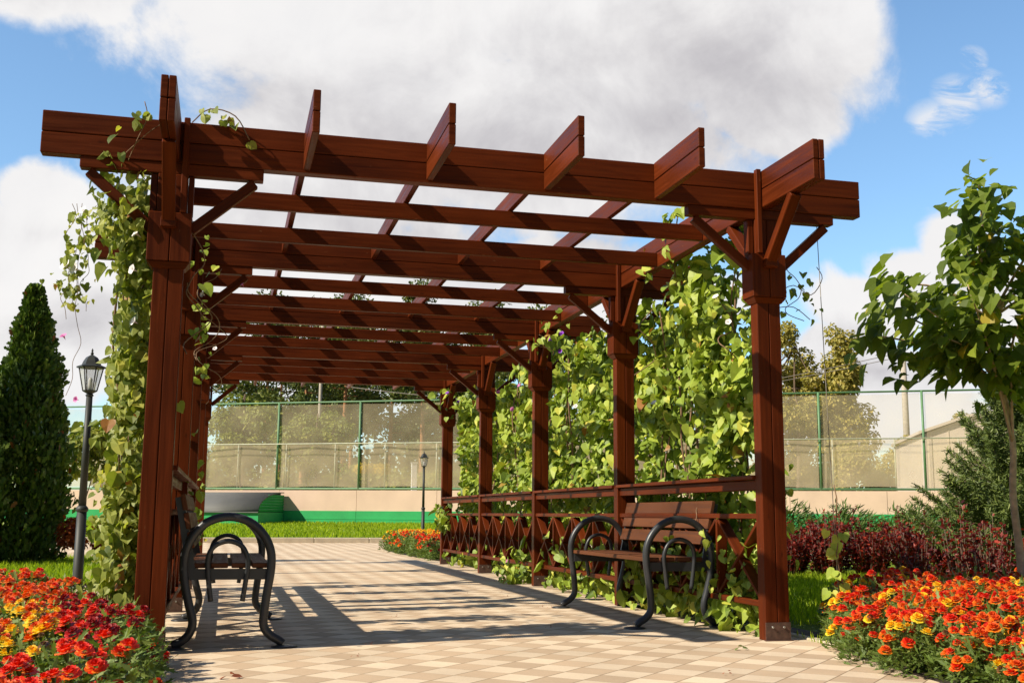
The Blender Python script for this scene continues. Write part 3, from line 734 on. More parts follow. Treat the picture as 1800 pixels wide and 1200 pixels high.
# wisp at the right post
def wisp(): return (U(.22,.50),U(-.05,.25),U(2.12,2.5))
vine('climbing_vine',(.3,.1,2.3),'loose dark tendrils sticking out right of the right front post collar',G,[(26,wisp)],size=(.04,.09),face=(.2,-.7,.6),spread=.5,stems=[(wig(.33,.1,2.1,2.5,.09,9),.003),([(.2,.1,2.3),(.32,.08,2.36),(.45,.08,2.30),(.54,.08,2.42),(.50,.08,2.50)],.003),([(.2,.1,2.2),(.3,.05,2.2),(.42,.05,2.12)],.003)])
vine('climbing_vine',(.25,.2,.6),'few vine leaves poking out right of the right front post foot',G,[(16,lambda:(U(.2,.32),U(.15,.4),U(.35,1.15)))],size=(.08,.13),face=(.3,-.8,.4),spread=.4,stems=[(wig(.26,.3,0,1.2,.03,8),.004)])
# soil strips
sheet('soil',[(.385,-.2),(.62,-.2),(.62,11.4),(.385,11.4)],-.002,M['soil'])
sheet('soil',[(-4.45,.0),(-4.126,.0),(-4.126,4.19),(-4.45,4.19)],-.002,M['soil'])

# ------------------------------------------------------------------ marigolds
def head_mesh(kind,seed):
    rg=np.random.default_rng(seed); P=[];Nn=[];Tp=[];sz=[];rn=[]
    for ring,(r,z,n,tilt,s) in enumerate(((.010,-.002,11,.15,.026),(.009,.005,10,.55,.022),(.006,.011,8,1.1,.019),(.003,.015,6,1.9,.015))):
        for k in range(n):
            a=2*PI*k/n+rg.uniform(-.2,.2)+ring*.4
            d=np.array([math.cos(a),math.sin(a),0]); P.append(d*r+[0,0,z+rg.uniform(-.002,.002)])
            tp=d+np.array([0,0,tilt+rg.uniform(-.2,.2)]); Tp.append(tp); Nn.append(np.array([0,0,1])-d*tilt); sz.append(s*rg.uniform(.85,1.15)); rn.append(min(1,max(0,.75-.22*ring+rg.uniform(-.25,.25))))
    tv=[(-.18,0,0),(-.42,.45,.06),(-.40,.85,-.05),(-.12,1.0,.06),(.15,.96,-.06),(.42,.82,.06),(.40,.45,0),(.18,0,0)]
    v,l,c,r=leaf_arrays(P,Nn,Tp,sz,tv,[tuple(range(8))],np.array(rn))
    # calyx
    m=MB(); m.lathe([(.003,-.030),(.007,-.02),(.009,-.006),(.011,0)],(0,0,0),7)
    V2=np.array(m.v); L2=np.concatenate([np.array(f) for f in m.f]); C2=np.array([len(f) for f in m.f])
    V=np.concatenate([v,V2]); L=np.concatenate([l,L2+len(v)]); Cn=np.concatenate([c,C2]); Rn=np.concatenate([r,np.full(len(C2),.4)])
    mi=np.concatenate([np.zeros(len(c)),np.ones(len(C2))])
    o=npmesh('flower_head',V,L,Cn,[M[kind],M['marileaf']],rnd=Rn,midx=mi); me=o.data; bpy.data.objects.remove(o); return me
HEADS={k:[head_mesh(k,i*7+j) for j in range(3)] for i,k in enumerate(('f_red','f_orange','f_yellow','f_dark','f_spent'))}
def foliage_mesh(seed,n=520,rad=.19,h=.27):
    rg=np.random.default_rng(seed); th=rg.uniform(0,2*PI,n); rr=rad*np.sqrt(rg.random(n)); z=h*rg.random(n)**.8*np.sqrt(np.clip(1.15-(rr/rad)**2,0,1))
    P=np.c_[rr*np.cos(th),rr*np.sin(th),z]
    Tp=np.c_[np.cos(th)*.8,np.sin(th)*.8,np.full(n,.6)]+rg.normal(0,.55,(n,3)); Nn=rg.normal(0,.6,(n,3))+[0,0,.8]
    tv=[(0,0,0),(-.10,.3,0),(-.16,.42,.03),(-.07,.45,0),(-.14,.72,.03),(-.05,.7,0),(0,1,-.03),(.05,.7,0),(.14,.72,.03),(.07,.45,0),(.16,.42,.03),(.10,.3,0)]
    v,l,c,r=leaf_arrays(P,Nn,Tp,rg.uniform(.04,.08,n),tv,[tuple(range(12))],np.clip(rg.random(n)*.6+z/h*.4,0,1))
    o=npmesh('foliage',v,l,c,M['marileaf'],rnd=r); me=o.data; bpy.data.objects.remove(o); return me
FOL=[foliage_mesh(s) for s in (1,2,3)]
HS=1.0
def marigold(x,y,z,sc,kinds,nh,label,group):
    t=thing('marigold_plant',(x,y,z),label,'marigold',group)
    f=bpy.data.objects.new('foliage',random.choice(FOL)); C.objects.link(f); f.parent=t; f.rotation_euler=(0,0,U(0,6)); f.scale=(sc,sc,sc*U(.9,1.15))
    for k in range(nh):
        a=U(0,2*PI); r=.18*math.sqrt(random.random())*sc; kk=random.choice(kinds) if random.random()>.07 else 'f_spent'
        h=bpy.data.objects.new('flower_head',random.choice(HEADS[kk])); C.objects.link(h); h.parent=t
        hz=sc*(.27*math.sqrt(max(.12,1.15-(r/(.19*sc))**2)))+U(.0,.045)
        if r>.12*sc: hz*=U(.62,1.0)
        h.location=(r*1.06*math.cos(a),r*1.06*math.sin(a),hz); s=U(.62,1.08)*HS*(.6 if kk=='f_spent' else 1); h.scale=(s,s,s)
        h.rotation_euler=(U(-.5,.5)+.35*math.sin(a)*-1*0,U(-.5,.5),U(0,6))
        h.rotation_euler=(Vector((math.cos(a)*r*2.5+U(-.25,.25)-.12,math.sin(a)*r*2.5+U(-.25,.25)-.25,1))).to_track_quat('Z','Y').to_euler()
    return t
def inpoly(x,y,poly):
    c=False;j=len(poly)-1
    for i in range(len(poly)):
        xi,yi=poly[i];xj,yj=poly[j]
        if (yi>y)!=(yj>y) and x<(xj-xi)*(y-yi)/(yj-yi)+xi: c=not c
        j=i
    return c
def bed(poly,step,fn,soil=True):
    xs=[p[0] for p in poly];ys=[p[1] for p in poly]
    if soil: sheet('soil',poly,-.001,M['soil'])
    y=min(ys);row=0
    while y<max(ys):
        x=min(xs)+(row%2)*step/2
        while x<max(xs):
            px,py=x+U(-.06,.06),y+U(-.06,.06)
            if inpoly(px,py,poly): fn(px,py)
            x+=step
        y+=step*.87; row+=1
RB=[(.52,-.05),(.22,-.38),(.07,-.80),(-.04,-1.25),(-.10,-1.75),(-.16,-2.3),(-.12,-3.2),(1.2,-3.2),(1.9,-1.9),(2.7,-.4),(3.2,.9),(2.4,1.3),(1.6,1.1),(1.05,.55)]
sheet('soil',[(x+.10 if x<.5 else x,y) for x,y in RB],.002,M['soil'])
def rb(x,y):
    global HS
    HS=1.0
    d=min(1,max(0,(x-.0)/1.0)); k=['f_red']*5+['f_orange']*4+['f_yellow']*random.choice([0,1,1,2])
    marigold(x,y,.0,(.85+.33*d)*U(.92,1.08),k,random.choice([18,21,24]),'bushy marigold with red and orange heads in the right foreground bed','marigolds in the right bed')
_rb=[(x+(.05 if i in(1,2,3,4,5,6) else 0),y) for i,(x,y) in enumerate(RB)]
bed(_rb,.27,rb,False)
LBP=[(-3.80,-.18),(-3.80,-4.2),(-5.4,-4.2),(-6.2,-1),(-6.2,2.7),(-4.75,2.6),(-4.35,1.2),(-4.28,.2),(-3.95,-.15)]
sheet('soil',[(-3.70,-.14),(-3.70,-4.4),(-6.4,-4.4),(-6.4,2.9),(-4.6,2.9),(-4.24,1.4),(-4.2,.0)],.003,M['soil'])
def inview(x,y):
    dx,dy=x+3.407,y+6.717; d=dy*math.cos(.249)+dx*math.sin(.249); s=dx*math.cos(.249)-dy*math.sin(.249); return d>1.5 and abs(s/d)<.56
def lb(x,y):
    global HS
    HS=.98
    if not inview(x,y): return
    if x>-3.98-.10*max(0,y+2.2): k,lab=(['f_dark']*5+['f_red']*3,'deep red marigold at the right edge of the left bed') if y>-2.2 else (['f_red']*6+['f_orange'],'scarlet marigold at the front right of the left bed')
    elif y>-.6: k,lab=['f_orange']*6+['f_red'],'orange marigold at the back of the left bed'
    elif y>-2.9: k,lab=['f_yellow']*7+['f_orange']*3,'yellow and orange marigold in the middle of the left bed'
    else: k,lab=['f_red']*4+['f_orange']*4,'orange red marigold in the front of the left bed'
    marigold(x,y,.0,U(1.0,1.15),k,random.choice([17,20,23]),lab,'marigolds in the left bed')
bed(LBP,.26,lb,False)
FB=[(.22,12.3),(.10,13.8),(.02,16.2),(.10,18.6),(.9,20.6),(2.6,21.5),(3.2,18),(2.2,14),(1.3,12.2)]
sheet('soil',FB,.002,M['soil'])
def fb(x,y):
    global HS
    HS=1.25
    d=(x-.1)+(y-16)*.1
    if d>.28: k,lab=['f_yellow']*5+['f_orange'],'yellow marigold at the back of the distant bed'
    else: k,lab=['f_red']*3+['f_orange']*3,'orange red marigold in the distant bed before the last post'
    if y<13.2: k,lab=['f_dark','f_dark','f_red'],'dark red marigold beside the last right post'
    marigold(x,y,.0,1.35,k,18,lab,'marigolds in the distant bed')
bed(FB,.42,fb,False)

# ------------------------------------------------------------------ trees and shrubs
def blob_points(blobs,n,shell=.35):
    """points spread mostly near the surface of ellipsoids"""
    w=np.array([b[3]*b[4]*b[5] for b in blobs])**.67; w/=w.sum(); k=RNG.choice(len(blobs),n,p=w); Bk=np.array(blobs)[k]
    d=norm(RNG.normal(0,1,(n,3))); r=1-shell*RNG.random(n)**1.3+RNG.normal(0,.06,n)
    P=Bk[:,:3]+d*r[:,None]*Bk[:,3:6]; return P,d
def clump_tree(name,label,cat,base,height,blobs,n,leaf,mat,barkmat,trunk_r,group=None,limbs=5,tv=LEAF_V,tf=LEAF_F,upn=.5,droop=-.3,trunk=None,subj=True):
    t=thing(name,base,label,cat,group); b=np.array(base,float)
    P,d=blob_points(blobs,n)
    # sub clumps give uneven outline
    P=P+b
    Nn=d+RNG.normal(0,.5,(n,3))+[0,0,upn]; Tp=d*.6+RNG.normal(0,.6,(n,3))+[0,0,droop]
    v,l,c,r=leaf_arrays(P,Nn,Tp,RNG.uniform(leaf*.6,leaf*1.25,n),tv,tf,np.clip(RNG.beta(2,2,n),0,1))
    npmesh('crown',v,l,c,M[mat],t,rnd=r)
    m=MB()
    tr=trunk or [(0,0,0),(.02*height,.01*height,height*.35),(0,0,height*.62),(.01*height,0,height*.85)]
    tp=[tuple(b+np.array(p)) for p in tr]; m.tube(smooth_path(tp,3),[trunk_r*(1-.8*i/(3*(len(tp)-1))) for i in range(3*(len(tp)-1)+1)],8)
    for k in range(limbs):
        bl=blobs[k%len(blobs)]; s=tp[1+(k%(len(tp)-1))]; e=b+np.array(bl[:3]); mid=(np.array(s)+e)/2+np.array([U(-.05,.05)*height,0,.02*height])
        m.tube(smooth_path([s,tuple(mid),tuple(e)],3),[trunk_r*.45*(1-.7*i/6) for i in range(7)],5)
    m.build('trunk',M[barkmat],t)
    return t
def rand_blobs(cx,cy,cz,rx,ry,rz,n,s,sq=1.0):
    out=[]
    for _ in range(n):
        d=norm(RNG.normal(0,1,3))*RNG.random()**.4; k=U(.6,1.3)*s
        out.append((cx+d[0]*rx,cy+d[1]*ry,cz+d[2]*rz,k,k,k*sq*.8))
    return out
# catalpa
def catalpa():
    base=(2.45,.75,0); b=np.array(base)
    t=thing('catalpa_tree',base,'young broad leaved tree with pale slender trunk beside the right bed','tree')
    tp=[(2.54,.75,0),(2.52,.73,.5),(2.45,.68,.95),(2.43,.62,1.35),(2.36,.60,1.75),(2.24,.55,2.3),(2.2,.5,2.75),(2.18,.5,3.2)]
    m=MB(); pp=smooth_path(tp,4); m.tube(pp,[.034*(1-.70*i/(len(pp)-1)) for i in range(len(pp))],10)
    ends=[(1.05,.35,2.10),(1.2,.1,2.35),(1.35,.5,2.52),(1.55,.2,2.08),(1.72,.1,2.45),(1.88,.3,2.75),(1.86,.1,3.22),(1.78,.1,3.05),(2.2,.1,2.3),(2.6,.2,2.7),(2.9,.4,2.5),(2.5,.9,2.9),(2.1,.9,2.4),(1.5,.8,2.4),(2.6,.0,3.1),(2.2,.3,3.0),(1.75,.3,1.95),(2.25,.35,1.95),(2.85,.7,2.1),(3.1,.2,3.0),(1.3,.4,1.95)]
    br=[]
    for k,e in enumerate(ends):
        s=np.array(tp[random.choice([3,4,4,5])]) if e[2]<2.8 else np.array(tp[5]); e=np.array(e); mid=(s+e)/2+[0,0,.10]
        p=smooth_path([tuple(s),tuple(mid),tuple(e)],4); m.tube(p,[.014*(1-.7*i/(len(p)-1)) for i in range(len(p))],6); br.append(np.array(p))
    m.build('trunk',M['palebark'],t)
    P=[];Nn=[];Tp=[]
    for p in br:
        for _ in range(68):
            q=p[RNG.integers(len(p)//3,len(p))]+RNG.normal(0,.095,3)*[1,1,.8]; P.append(q)
            o=norm(q-np.array([2.25,.5,2.3])); Nn.append(np.array([o[0]*.4-.25,o[1]*.4-.2,.9])+RNG.normal(0,.4,3)); Tp.append(np.array([o[0],o[1],-.9])+RNG.normal(0,.35,3))
    n=len(P); tv=[(0,0,0),(-.30,.06,.08),(-.40,.32,.10),(-.24,.68,.03),(0,1,-.16),(.24,.68,.03),(.40,.32,.10),(.30,.06,.08),(0,.45,-.03)]
    v,l,c,r=leaf_arrays(P,Nn,Tp,RNG.uniform(.06,.19,n),tv,[(0,1,2,8),(8,2,3,4),(0,8,6,7),(8,4,5,6)],np.clip(RNG.beta(2,2,n)+(RNG.random(n)<.012)*.6,0,1))
    npmesh('crown',v,l,c,M['catalpa'],t,rnd=r)
catalpa()
def thuja(label,base,h,rad,n,group='thuja trees'):
    t=thing('thuja_tree',base,label,'conifer',group); b=np.array(base)
    z=h*(RNG.random(n)**.85); f=z/h; prof=np.clip(np.minimum(.72+.6*f,(1.02-f)*1.5+.03),0,1)**.9
    th=RNG.uniform(0,2*PI,n); lump=1+.10*RNG.normal(0,1,n)*.6+.15*np.sin(th*3+z*2.3)+.10*np.sin(th*7-z*4.1)+.09*np.sin(z*9+th*2)
    r=rad*prof*lump*(1-.42*RNG.random(n)**1.3)*(1+.10*np.sin(th*13+z*11)*np.sin(z*17-th*5)); P=np.c_[r*np.cos(th),r*np.sin(th),z]+b
    o=np.c_[np.cos(th),np.sin(th),np.zeros(n)]; tw=np.c_[-np.sin(th),np.cos(th),np.zeros(n)]
    Nn=tw*RNG.normal(0,1,(n,1))+o*RNG.normal(.5,.4,(n,1))+RNG.normal(0,.2,(n,3)); Tp=o*.55+RNG.normal(0,.3,(n,3))+[0,0,.95]
    tv=[(0,0,0),(-.12,.2,0),(-.30,.55,.02),(-.14,.5,0),(-.22,.85,.02),(0,1,0),(.22,.85,.02),(.14,.5,0),(.30,.55,.02),(.12,.2,0)]
    v,l,c,rr=leaf_arrays(P,Nn,Tp,RNG.uniform(.05,.14,n),tv,[tuple(range(10))],np.clip(RNG.beta(2,2.2,n)+(RNG.random(n)<.012)*.6,0,1)); npmesh('crown',v,l,c,M['thuja'],t,rnd=rr)
    m=MB(); m.tube([tuple(b),tuple(b+[0,0,h*.5]),tuple(b+[0,0,h*1.0]),tuple(b+[.02,0,h*1.03])],[.08,.05,.008,.003],8); m.build('trunk',M['bark'],t)
thuja('tall dense thuja column standing left of the lantern lamp',(-6.45,11.9,-.01),4.25,.66,26000)
thuja('darker thuja cut off by the left edge of the photo',(-7.3,11.2,-.01),3.75,.72,14000)
def spruce(label,base,h,rad,nb,group=None,npb=330,name='spruce_tree'):
    t=thing(name,base,label,'conifer',group); b=np.array(base,float); m=MB(); m.tube([tuple(b),tuple(b+[0,0,h])],[h*.022,.006],8)
    P=[];Tp=[];Nn=[]
    for k in range(nb):
        f=random.random()**1.15; z=h*(.04+.94*f); L=rad*(1-f)**.8*U(.75,1.15)+.06; a=U(0,2*PI); d=np.array([math.cos(a),math.sin(a),0]); s=b+[0,0,z]
        up=.42+.40*f; e=s+d*L+np.array([0,0,L*up]); 
        m.tube([tuple(s),tuple(s+d*L*.5+[0,0,L*up*.35]),tuple(e)],[.008,.005,.002],4)
        side=np.array([-d[1],d[0],0]); q=int(npb*(.35+L/rad*.9))
        for _ in range(q):
            u=.12+.88*random.random(); c0=s+d*L*u+np.array([0,0,L*up*(u**1.4)]); sp=(1-u)*L*.38*U(-1,1); c=c0+side*sp+d*abs(sp)*.4+RNG.normal(0,.012,3)-np.array([0,0,abs(sp)*.15]); P.append(c)
            dd=d*U(.2,1)+side*np.sign(sp)*U(0,.9)+RNG.normal(0,.45,3)+[0,0,.35]; Tp.append(dd); Nn.append(RNG.normal(0,1,3))
    n=len(P); tv=[(-.10,0,0),(.10,0,0),(.06,1,0),(-.06,1,0)]
    v,l,c,r=leaf_arrays(P,Nn,Tp,RNG.uniform(.035,.06,n)*(.9+h*.14),tv,NEED_F,RNG.beta(2,2,n)); npmesh('crown',v,l,c,M['spruce'],t,rnd=r); m.build('trunk',M['bark'],t)
spruce('bushy young spruce behind the pale slender trunk',(5.45,4.4,-.01),2.45,1.12,240,'spruces at the right')
spruce('second spruce at the right picture edge with low branches',(6.9,5.6,-.01),2.5,1.35,150,'spruces at the right')

# junipers behind the red hedge
for i,(x,y,h,lab) in enumerate(((4.15,9.6,.95,'feathery green juniper nearest the right front post'),(5.1,9.3,.98,'feathery green juniper second from the post'),(6.05,9.1,.93,'feathery green juniper in the middle of the row'),(7.0,8.7,.96,'feathery green juniper touching the spruce'),(3.4,10.0,.7,'feathery green juniper hidden mostly by the right front post'))):
    t=thing('juniper_shrub',(x,y,-.01),lab,'shrub','junipers behind the red hedge'); n=2600
    th=RNG.uniform(0,2*PI,n); u=RNG.random(n)**.5; P=np.c_[x+.75*u*np.cos(th),y+.6*u*np.sin(th),h*(1-.55*u**2)*(.35+.65*RNG.random(n)**.5)*(1+.12*np.sin(th*5))]
    Tp=np.c_[np.cos(th)*u+.45,np.sin(th)*u,.75+0*u]+RNG.normal(0,.25,(n,3)); v,l,c,r=leaf_arrays(P,RNG.normal(0,1,(n,3)),Tp,RNG.uniform(.07,.15,n),[(-.07,0,0),(.07,0,0),(.09,.5,.02),(.02,1,.05),(-.09,.5,.02)],[(0,1,2,3,4)],RNG.beta(2,2,n))
    npmesh('foliage',v,l,c,M['juniper'],t,rnd=r); m=MB()
    for k in range(6): m.tube([(x,y,0),(x+.4*math.cos(k),y+.3*math.sin(k),h*.6)],[.012,.004],5)
    m.build('stem',M['bark'],t)
# barberry hedge: upright shoots
def barberry(x,y,h,w,lab,nshoot=56,dens=46):
    t=thing('barberry_shrub',(x,y,-.01),lab,'shrub','purple red barberry shrubs of the hedge'); m=MB();P=[];Tp=[]
    for k in range(nshoot):
        a=U(0,2*PI); r=w*math.sqrt(random.random()); hh=h*U(.5,1.0)*(1.28 if random.random()<.16 else 1); bx,by=x+r*math.cos(a)*.5,y+r*math.sin(a)*.5; tx,ty=x+r*math.cos(a),y+r*math.sin(a)
        m.tube([(bx,by,0),((bx+tx)/2,(by+ty)/2,hh*.5),(tx,ty,hh)],[.005,.004,.002],4)
        for j in range(int(dens*hh/h)):
            u=.12+.88*random.random()**.8; p=np.array([bx+(tx-bx)*u,by+(ty-by)*u,hh*u]); P.append(p+RNG.normal(0,.012,3)); Tp.append(RNG.normal(0,1,3)*[1,1,.3]+[0,0,.45])
    n=len(P); v,l,c,r=leaf_arrays(P,RNG.normal(0,1,(n,3))+[0,0,.5],Tp,RNG.uniform(.035,.07,n),RH_V,RH_F,RNG.beta(2,2,n)); npmesh('foliage',v,l,c,M['barberry'],t,rnd=r); m.build('stem',M['bark'],t)
names=['first','second','third','fourth','fifth','sixth','seventh','eighth','ninth','tenth','eleventh','twelfth','thirteenth','fourteenth','fifteenth','sixteenth']
for i in range(16):
    f=i/15; x=3.35+f*4.3; y=7.35-f*.75+(.25 if i%2 else -.1)
    barberry(x,y,.66+.10*math.sin(i*1.7),.33,'%s dark red barberry from the right front post along the hedge'%names[i])
for i,(x,y,h,lab) in enumerate(((3.62,2.6,.62,'tall shooted barberry just behind the right flower bed, left'),(3.95,2.9,.74,'tall shooted barberry behind the bed beside the slender trunk'),(4.3,2.7,.60,'small barberry at the spruce foot'),(3.3,3.2,.60,'barberry with glowing red tips in front of the spruce'),(4.75,3.1,.72,'barberry at the right picture edge'),(4.1,3.6,.78,'rearmost barberry of the clump by the spruce'))):
    barberry(x,y,h,.24,lab,26,26)
# orange shrub by the thuja
for (x,y,h,lab) in ((-5.55,11.6,1.0,'orange red shrub between thuja and lantern lamp'),(-5.2,12.4,.8,'lower orange shrub behind the lantern lamp pole')):
    clump_tree('orange_shrub',lab,'shrub',(x,y,-.01),h,rand_blobs(0,0,h*.5,.14,.12,h*.35,6,.16),900,.07,'orangebush','bark',.02,group='orange shrubs by the thuja')
# plants left of the lamp further off
clump_tree('leafy_shrub','green leafy bush half hidden behind the thuja','shrub',(-6.0,15.5,-.01),2.6,rand_blobs(0,0,1.9,.5,.4,.5,7,.3),1400,.14,'decid','bark',.03)

# trees beyond the fence
def pine(label,base,h,cr,seed,lean=0):
    t=thing('pine_tree',base,label,'tree','pines beyond the court fence'); b=np.array(base,float); m=MB()
    top=b+[lean,0,h]; m.tube(smooth_path([tuple(b),tuple(b+[lean*.3,0,h*.5]),tuple(top)],4),[.20*(1-.75*i/8) for i in range(9)],8); blobs=[]
    nl=random.randint(17,23)
    for k in range(nl):
        f=k/nl; z=h*(.38+.60*f); L=cr*(1-.55*f)*U(.55,1.1); a=U(0,2*PI); s=b+[lean*z/h,0,z]; e=s+np.array([math.cos(a)*L,math.sin(a)*L,U(-.2,.5)])
        m.tube([tuple(s),tuple(e)],[.06,.02],5)
        for q in (.55,.85,1.05): 
            c=s+(e-s)*q; blobs.append((*c,.34*cr*U(.7,1.1),.34*cr*U(.7,1.1),.15*cr*U(.7,1.2)))
    blobs.append((*(top),.5*cr,.5*cr,.35*cr)); n=9000
    P,d=blob_points(blobs,n,.75); Tp=d+RNG.normal(0,.5,(n,3))+[0,0,.3]
    v,l,c,r=leaf_arrays(P,RNG.normal(0,1,(n,3)),Tp,RNG.uniform(.14,.30,n),[(-.16,0,0),(.16,0,0),(.28,.7,0),(0,1,0),(-.28,.7,0)],[(0,1,2,3,4)],RNG.beta(2,2,n)); npmesh('crown',v,l,c,M['pine'],t,rnd=r); m.build('trunk',M['pinebark'],t)
PN=[(-.9,72,15,3.4),(2.0,78,16,3.0),(4.2,70,15.5,2.8),(5.6,82,17,3.2),(8.0,74,15,3.0),(9.4,68,16,2.6),(11.4,80,16,3.2),(13.6,72,15,3.0),(16.2,77,17,3.2),(18.6,70,15,3.0),(6.9,90,18,3.6),(1.0,92,18,3.8),(13.0,90,18,3.6)]
for i,(x,y,h,cr) in enumerate(PN):
    pine('%s pine counted from the left beyond the fence'%['first','third','fourth','fifth','seventh','eighth','ninth','eleventh','twelfth','thirteenth','sixth','second','tenth'][i],(x,y,1.5),h-1.5,cr,i,U(-.6,.6))
clump_tree('deciduous_tree','bright yellow green tree in front of the pines behind the mesh','tree',(.9,50,1.5),5.0,rand_blobs(0,0,2.9,1.5,1.2,1.4,12,.75),5200,.22,'decid','bark',.09,'leafy trees beyond the fence')
clump_tree('deciduous_tree','wide pale green tree left of the first green fence post','tree',(-2.6,58,1.5),7.0,rand_blobs(0,0,3.6,1.7,1.4,2.3,16,.95),7000,.24,'decid','bark',.12,'leafy trees beyond the fence')
clump_tree('deciduous_tree','small round tree seen just right of the left posts','tree',(-5.6,60,1.5),4.5,rand_blobs(0,0,2.2,1.0,1.0,1.2,9,.7),2600,.22,'decid','bark',.09,'leafy trees beyond the fence')
clump_tree('deciduous_tree','dark leafy tree left of the lantern lamp beyond the fence','tree',(-12.6,56,1.5),5.0,rand_blobs(0,0,2.6,1.6,1.2,1.2,10,.9),3800,.22,'decid','bark',.1,'leafy trees beyond the fence')
clump_tree('deciduous_tree','low tree behind the lamp pole beyond the fence','tree',(-9.6,60,1.5),3.6,rand_blobs(0,0,1.8,1.6,1.2,.9,10,.7),2600,.22,'decid','bark',.1,'leafy trees beyond the fence')
for (x,y,h,w,lab) in ((25.9,47,9.8,2.9,'autumn tinted tree just right of the right front post'),(28.1,46,9.6,1.7,'slim yellowing poplar with leaning top beyond the fence'),(23.4,50,8.4,2.0,'leafy tree hidden partly by the right front post'),(27.2,49,8.4,2.6,'lower autumn tree filling the gap before the slim poplar')):
    clump_tree('autumn_tree',lab,'tree',(x,y,1.5),h,rand_blobs(0,0,h*.5,w*.8,w*.7,h*.47,34,.66)+[(U(-.3,.3)*w,0,h*(.72+.07*q),.5,.5,.6) for q in range(4)],9000,.22,'autumn','bark',.12,'autumn trees beyond the fence',limbs=14)
for (x,y,h,lab) in ((27.6,39,3.7,'round shrubby tree below the utility pole'),(31.0,41,3.5,'small round tree between fence post and beige building'),(26.2,42,2.9,'low bush tree left of the utility pole'),(33.5,44,5.2,'green tree above the beige building roof')):
    clump_tree('deciduous_tree',lab,'tree',(x,y,1.5),h,rand_blobs(0,0,h*.58,1.15,1.0,h*.32,10,.62),3200,.19,'autumn','bark',.07,'leafy trees beyond the fence')
# wood behind everything
def wood_mass():
    bl=[]
    for k in range(230):
        x=U(-14,60); bl.append((x,U(98,116),1.5+U(0,10 if -1<x<50 else 3.5),U(2,3.5),1.5,U(1.5,3)))
    n=42000; P,d=blob_points(bl,n,.6); v,l,c,r=leaf_arrays(P,d+RNG.normal(0,.5,(n,3)),RNG.normal(0,1,(n,3)),RNG.uniform(.4,.8,n),LEAF_V,LEAF_F,RNG.beta(2,2.6,n)*.8)
    o=npmesh('woodland',v,l,c,M['pine'],rnd=r); tag(o,'far band of mixed woodland closing the view behind the pines','woodland',None,'stuff')
wood_mass()
# low shrubs on the court side behind the mesh
bl=[]
for k in range(70): bl.append((U(-6,22),U(57,66),1.5+U(.2,1.6),U(.8,1.6),.8,U(.5,1.1)))
for k in range(60): bl.append((U(23,40),U(48,56),1.5+U(.2,2.0),U(.8,1.5),.8,U(.5,1.0)))
P,d=blob_points(bl,15000,.6); n=15000; v,l,c,r=leaf_arrays(P,d+RNG.normal(0,.5,(n,3)),RNG.normal(0,1,(n,3)),RNG.uniform(.2,.4,n),LEAF_V,LEAF_F,RNG.beta(2,2,n))
tag(npmesh('undergrowth',v,l,c,M['decid'],rnd=r),'mixed undergrowth below the pines seen through the mesh','undergrowth',None,'stuff')
for (x,y,lab,w) in ((3.1,46,'left yellow flowering bush behind the mesh',1.3),(8.4,45,'right yellow flowering bush behind the mesh',1.5)):
    clump_tree('yellow_bush',lab,'shrub',(x,y,1.5),1.9,[(U(-w,w)*.7,U(-.3,.3),1.35+U(-.15,.15),.35,.3,.20) for _ in range(9)],900,.12,'yellowbush','bark',.03,'yellow bushes behind the mesh')
# poles
def pole(label,x,y,z0,z1,r,arm=False):
    t=thing('utility_pole',(x,y,z0),label,'pole'); m=MB(); m.tube([(x,y,z0),(x,y,z1)],[r,r*.8],8); m.build('shaft',M['poleconc'],t)
    if arm:
        m=MB(); m.box(x-.5,x+.5,y-.04,y+.04,z1-.9,z1-.82); m.build('crossarm',M['poleconc'],t)
        for k,(dx,dz) in enumerate(((-.45,-.8),(.45,-.8))):
            m=MB(); a=Vector((x+dx,y,z1+dz)); b=Vector((x-26,y+14,z1+dz-1.0)); m.tube([tuple(a.lerp(b,i/10)+Vector((0,0,-1.6*math.sin(PI*i/10)))) for i in range(11)],.018,4); m.build('wire',M['string'],t)
            m=MB(); b=Vector((x+22,y-4,z1+dz)); m.tube([tuple(a.lerp(b,i/10)+Vector((0,0,-1.0*math.sin(PI*i/10)))) for i in range(11)],.018,4); m.build('wire',M['string'],t)
pole('tall concrete utility pole with wires right of the autumn trees',28.9,41.5,1.5,9.6,.17,True)
pole('pale pole among the pines above the middle of the fence',2.3,66,1.5,13,.13)
t=thing('marker_post',(4.6,42,1.5),'short white post seen through the mesh left of the small lamp','post'); m=MB(); m.box(4.47,4.73,41.95,42.05,1.5,3.0); m.build('post',M['white'],t,.02); m=MB(); m.box(4.45,4.75,41.93,42.07,3.0,3.05); m.build('cap',M['white'],t)
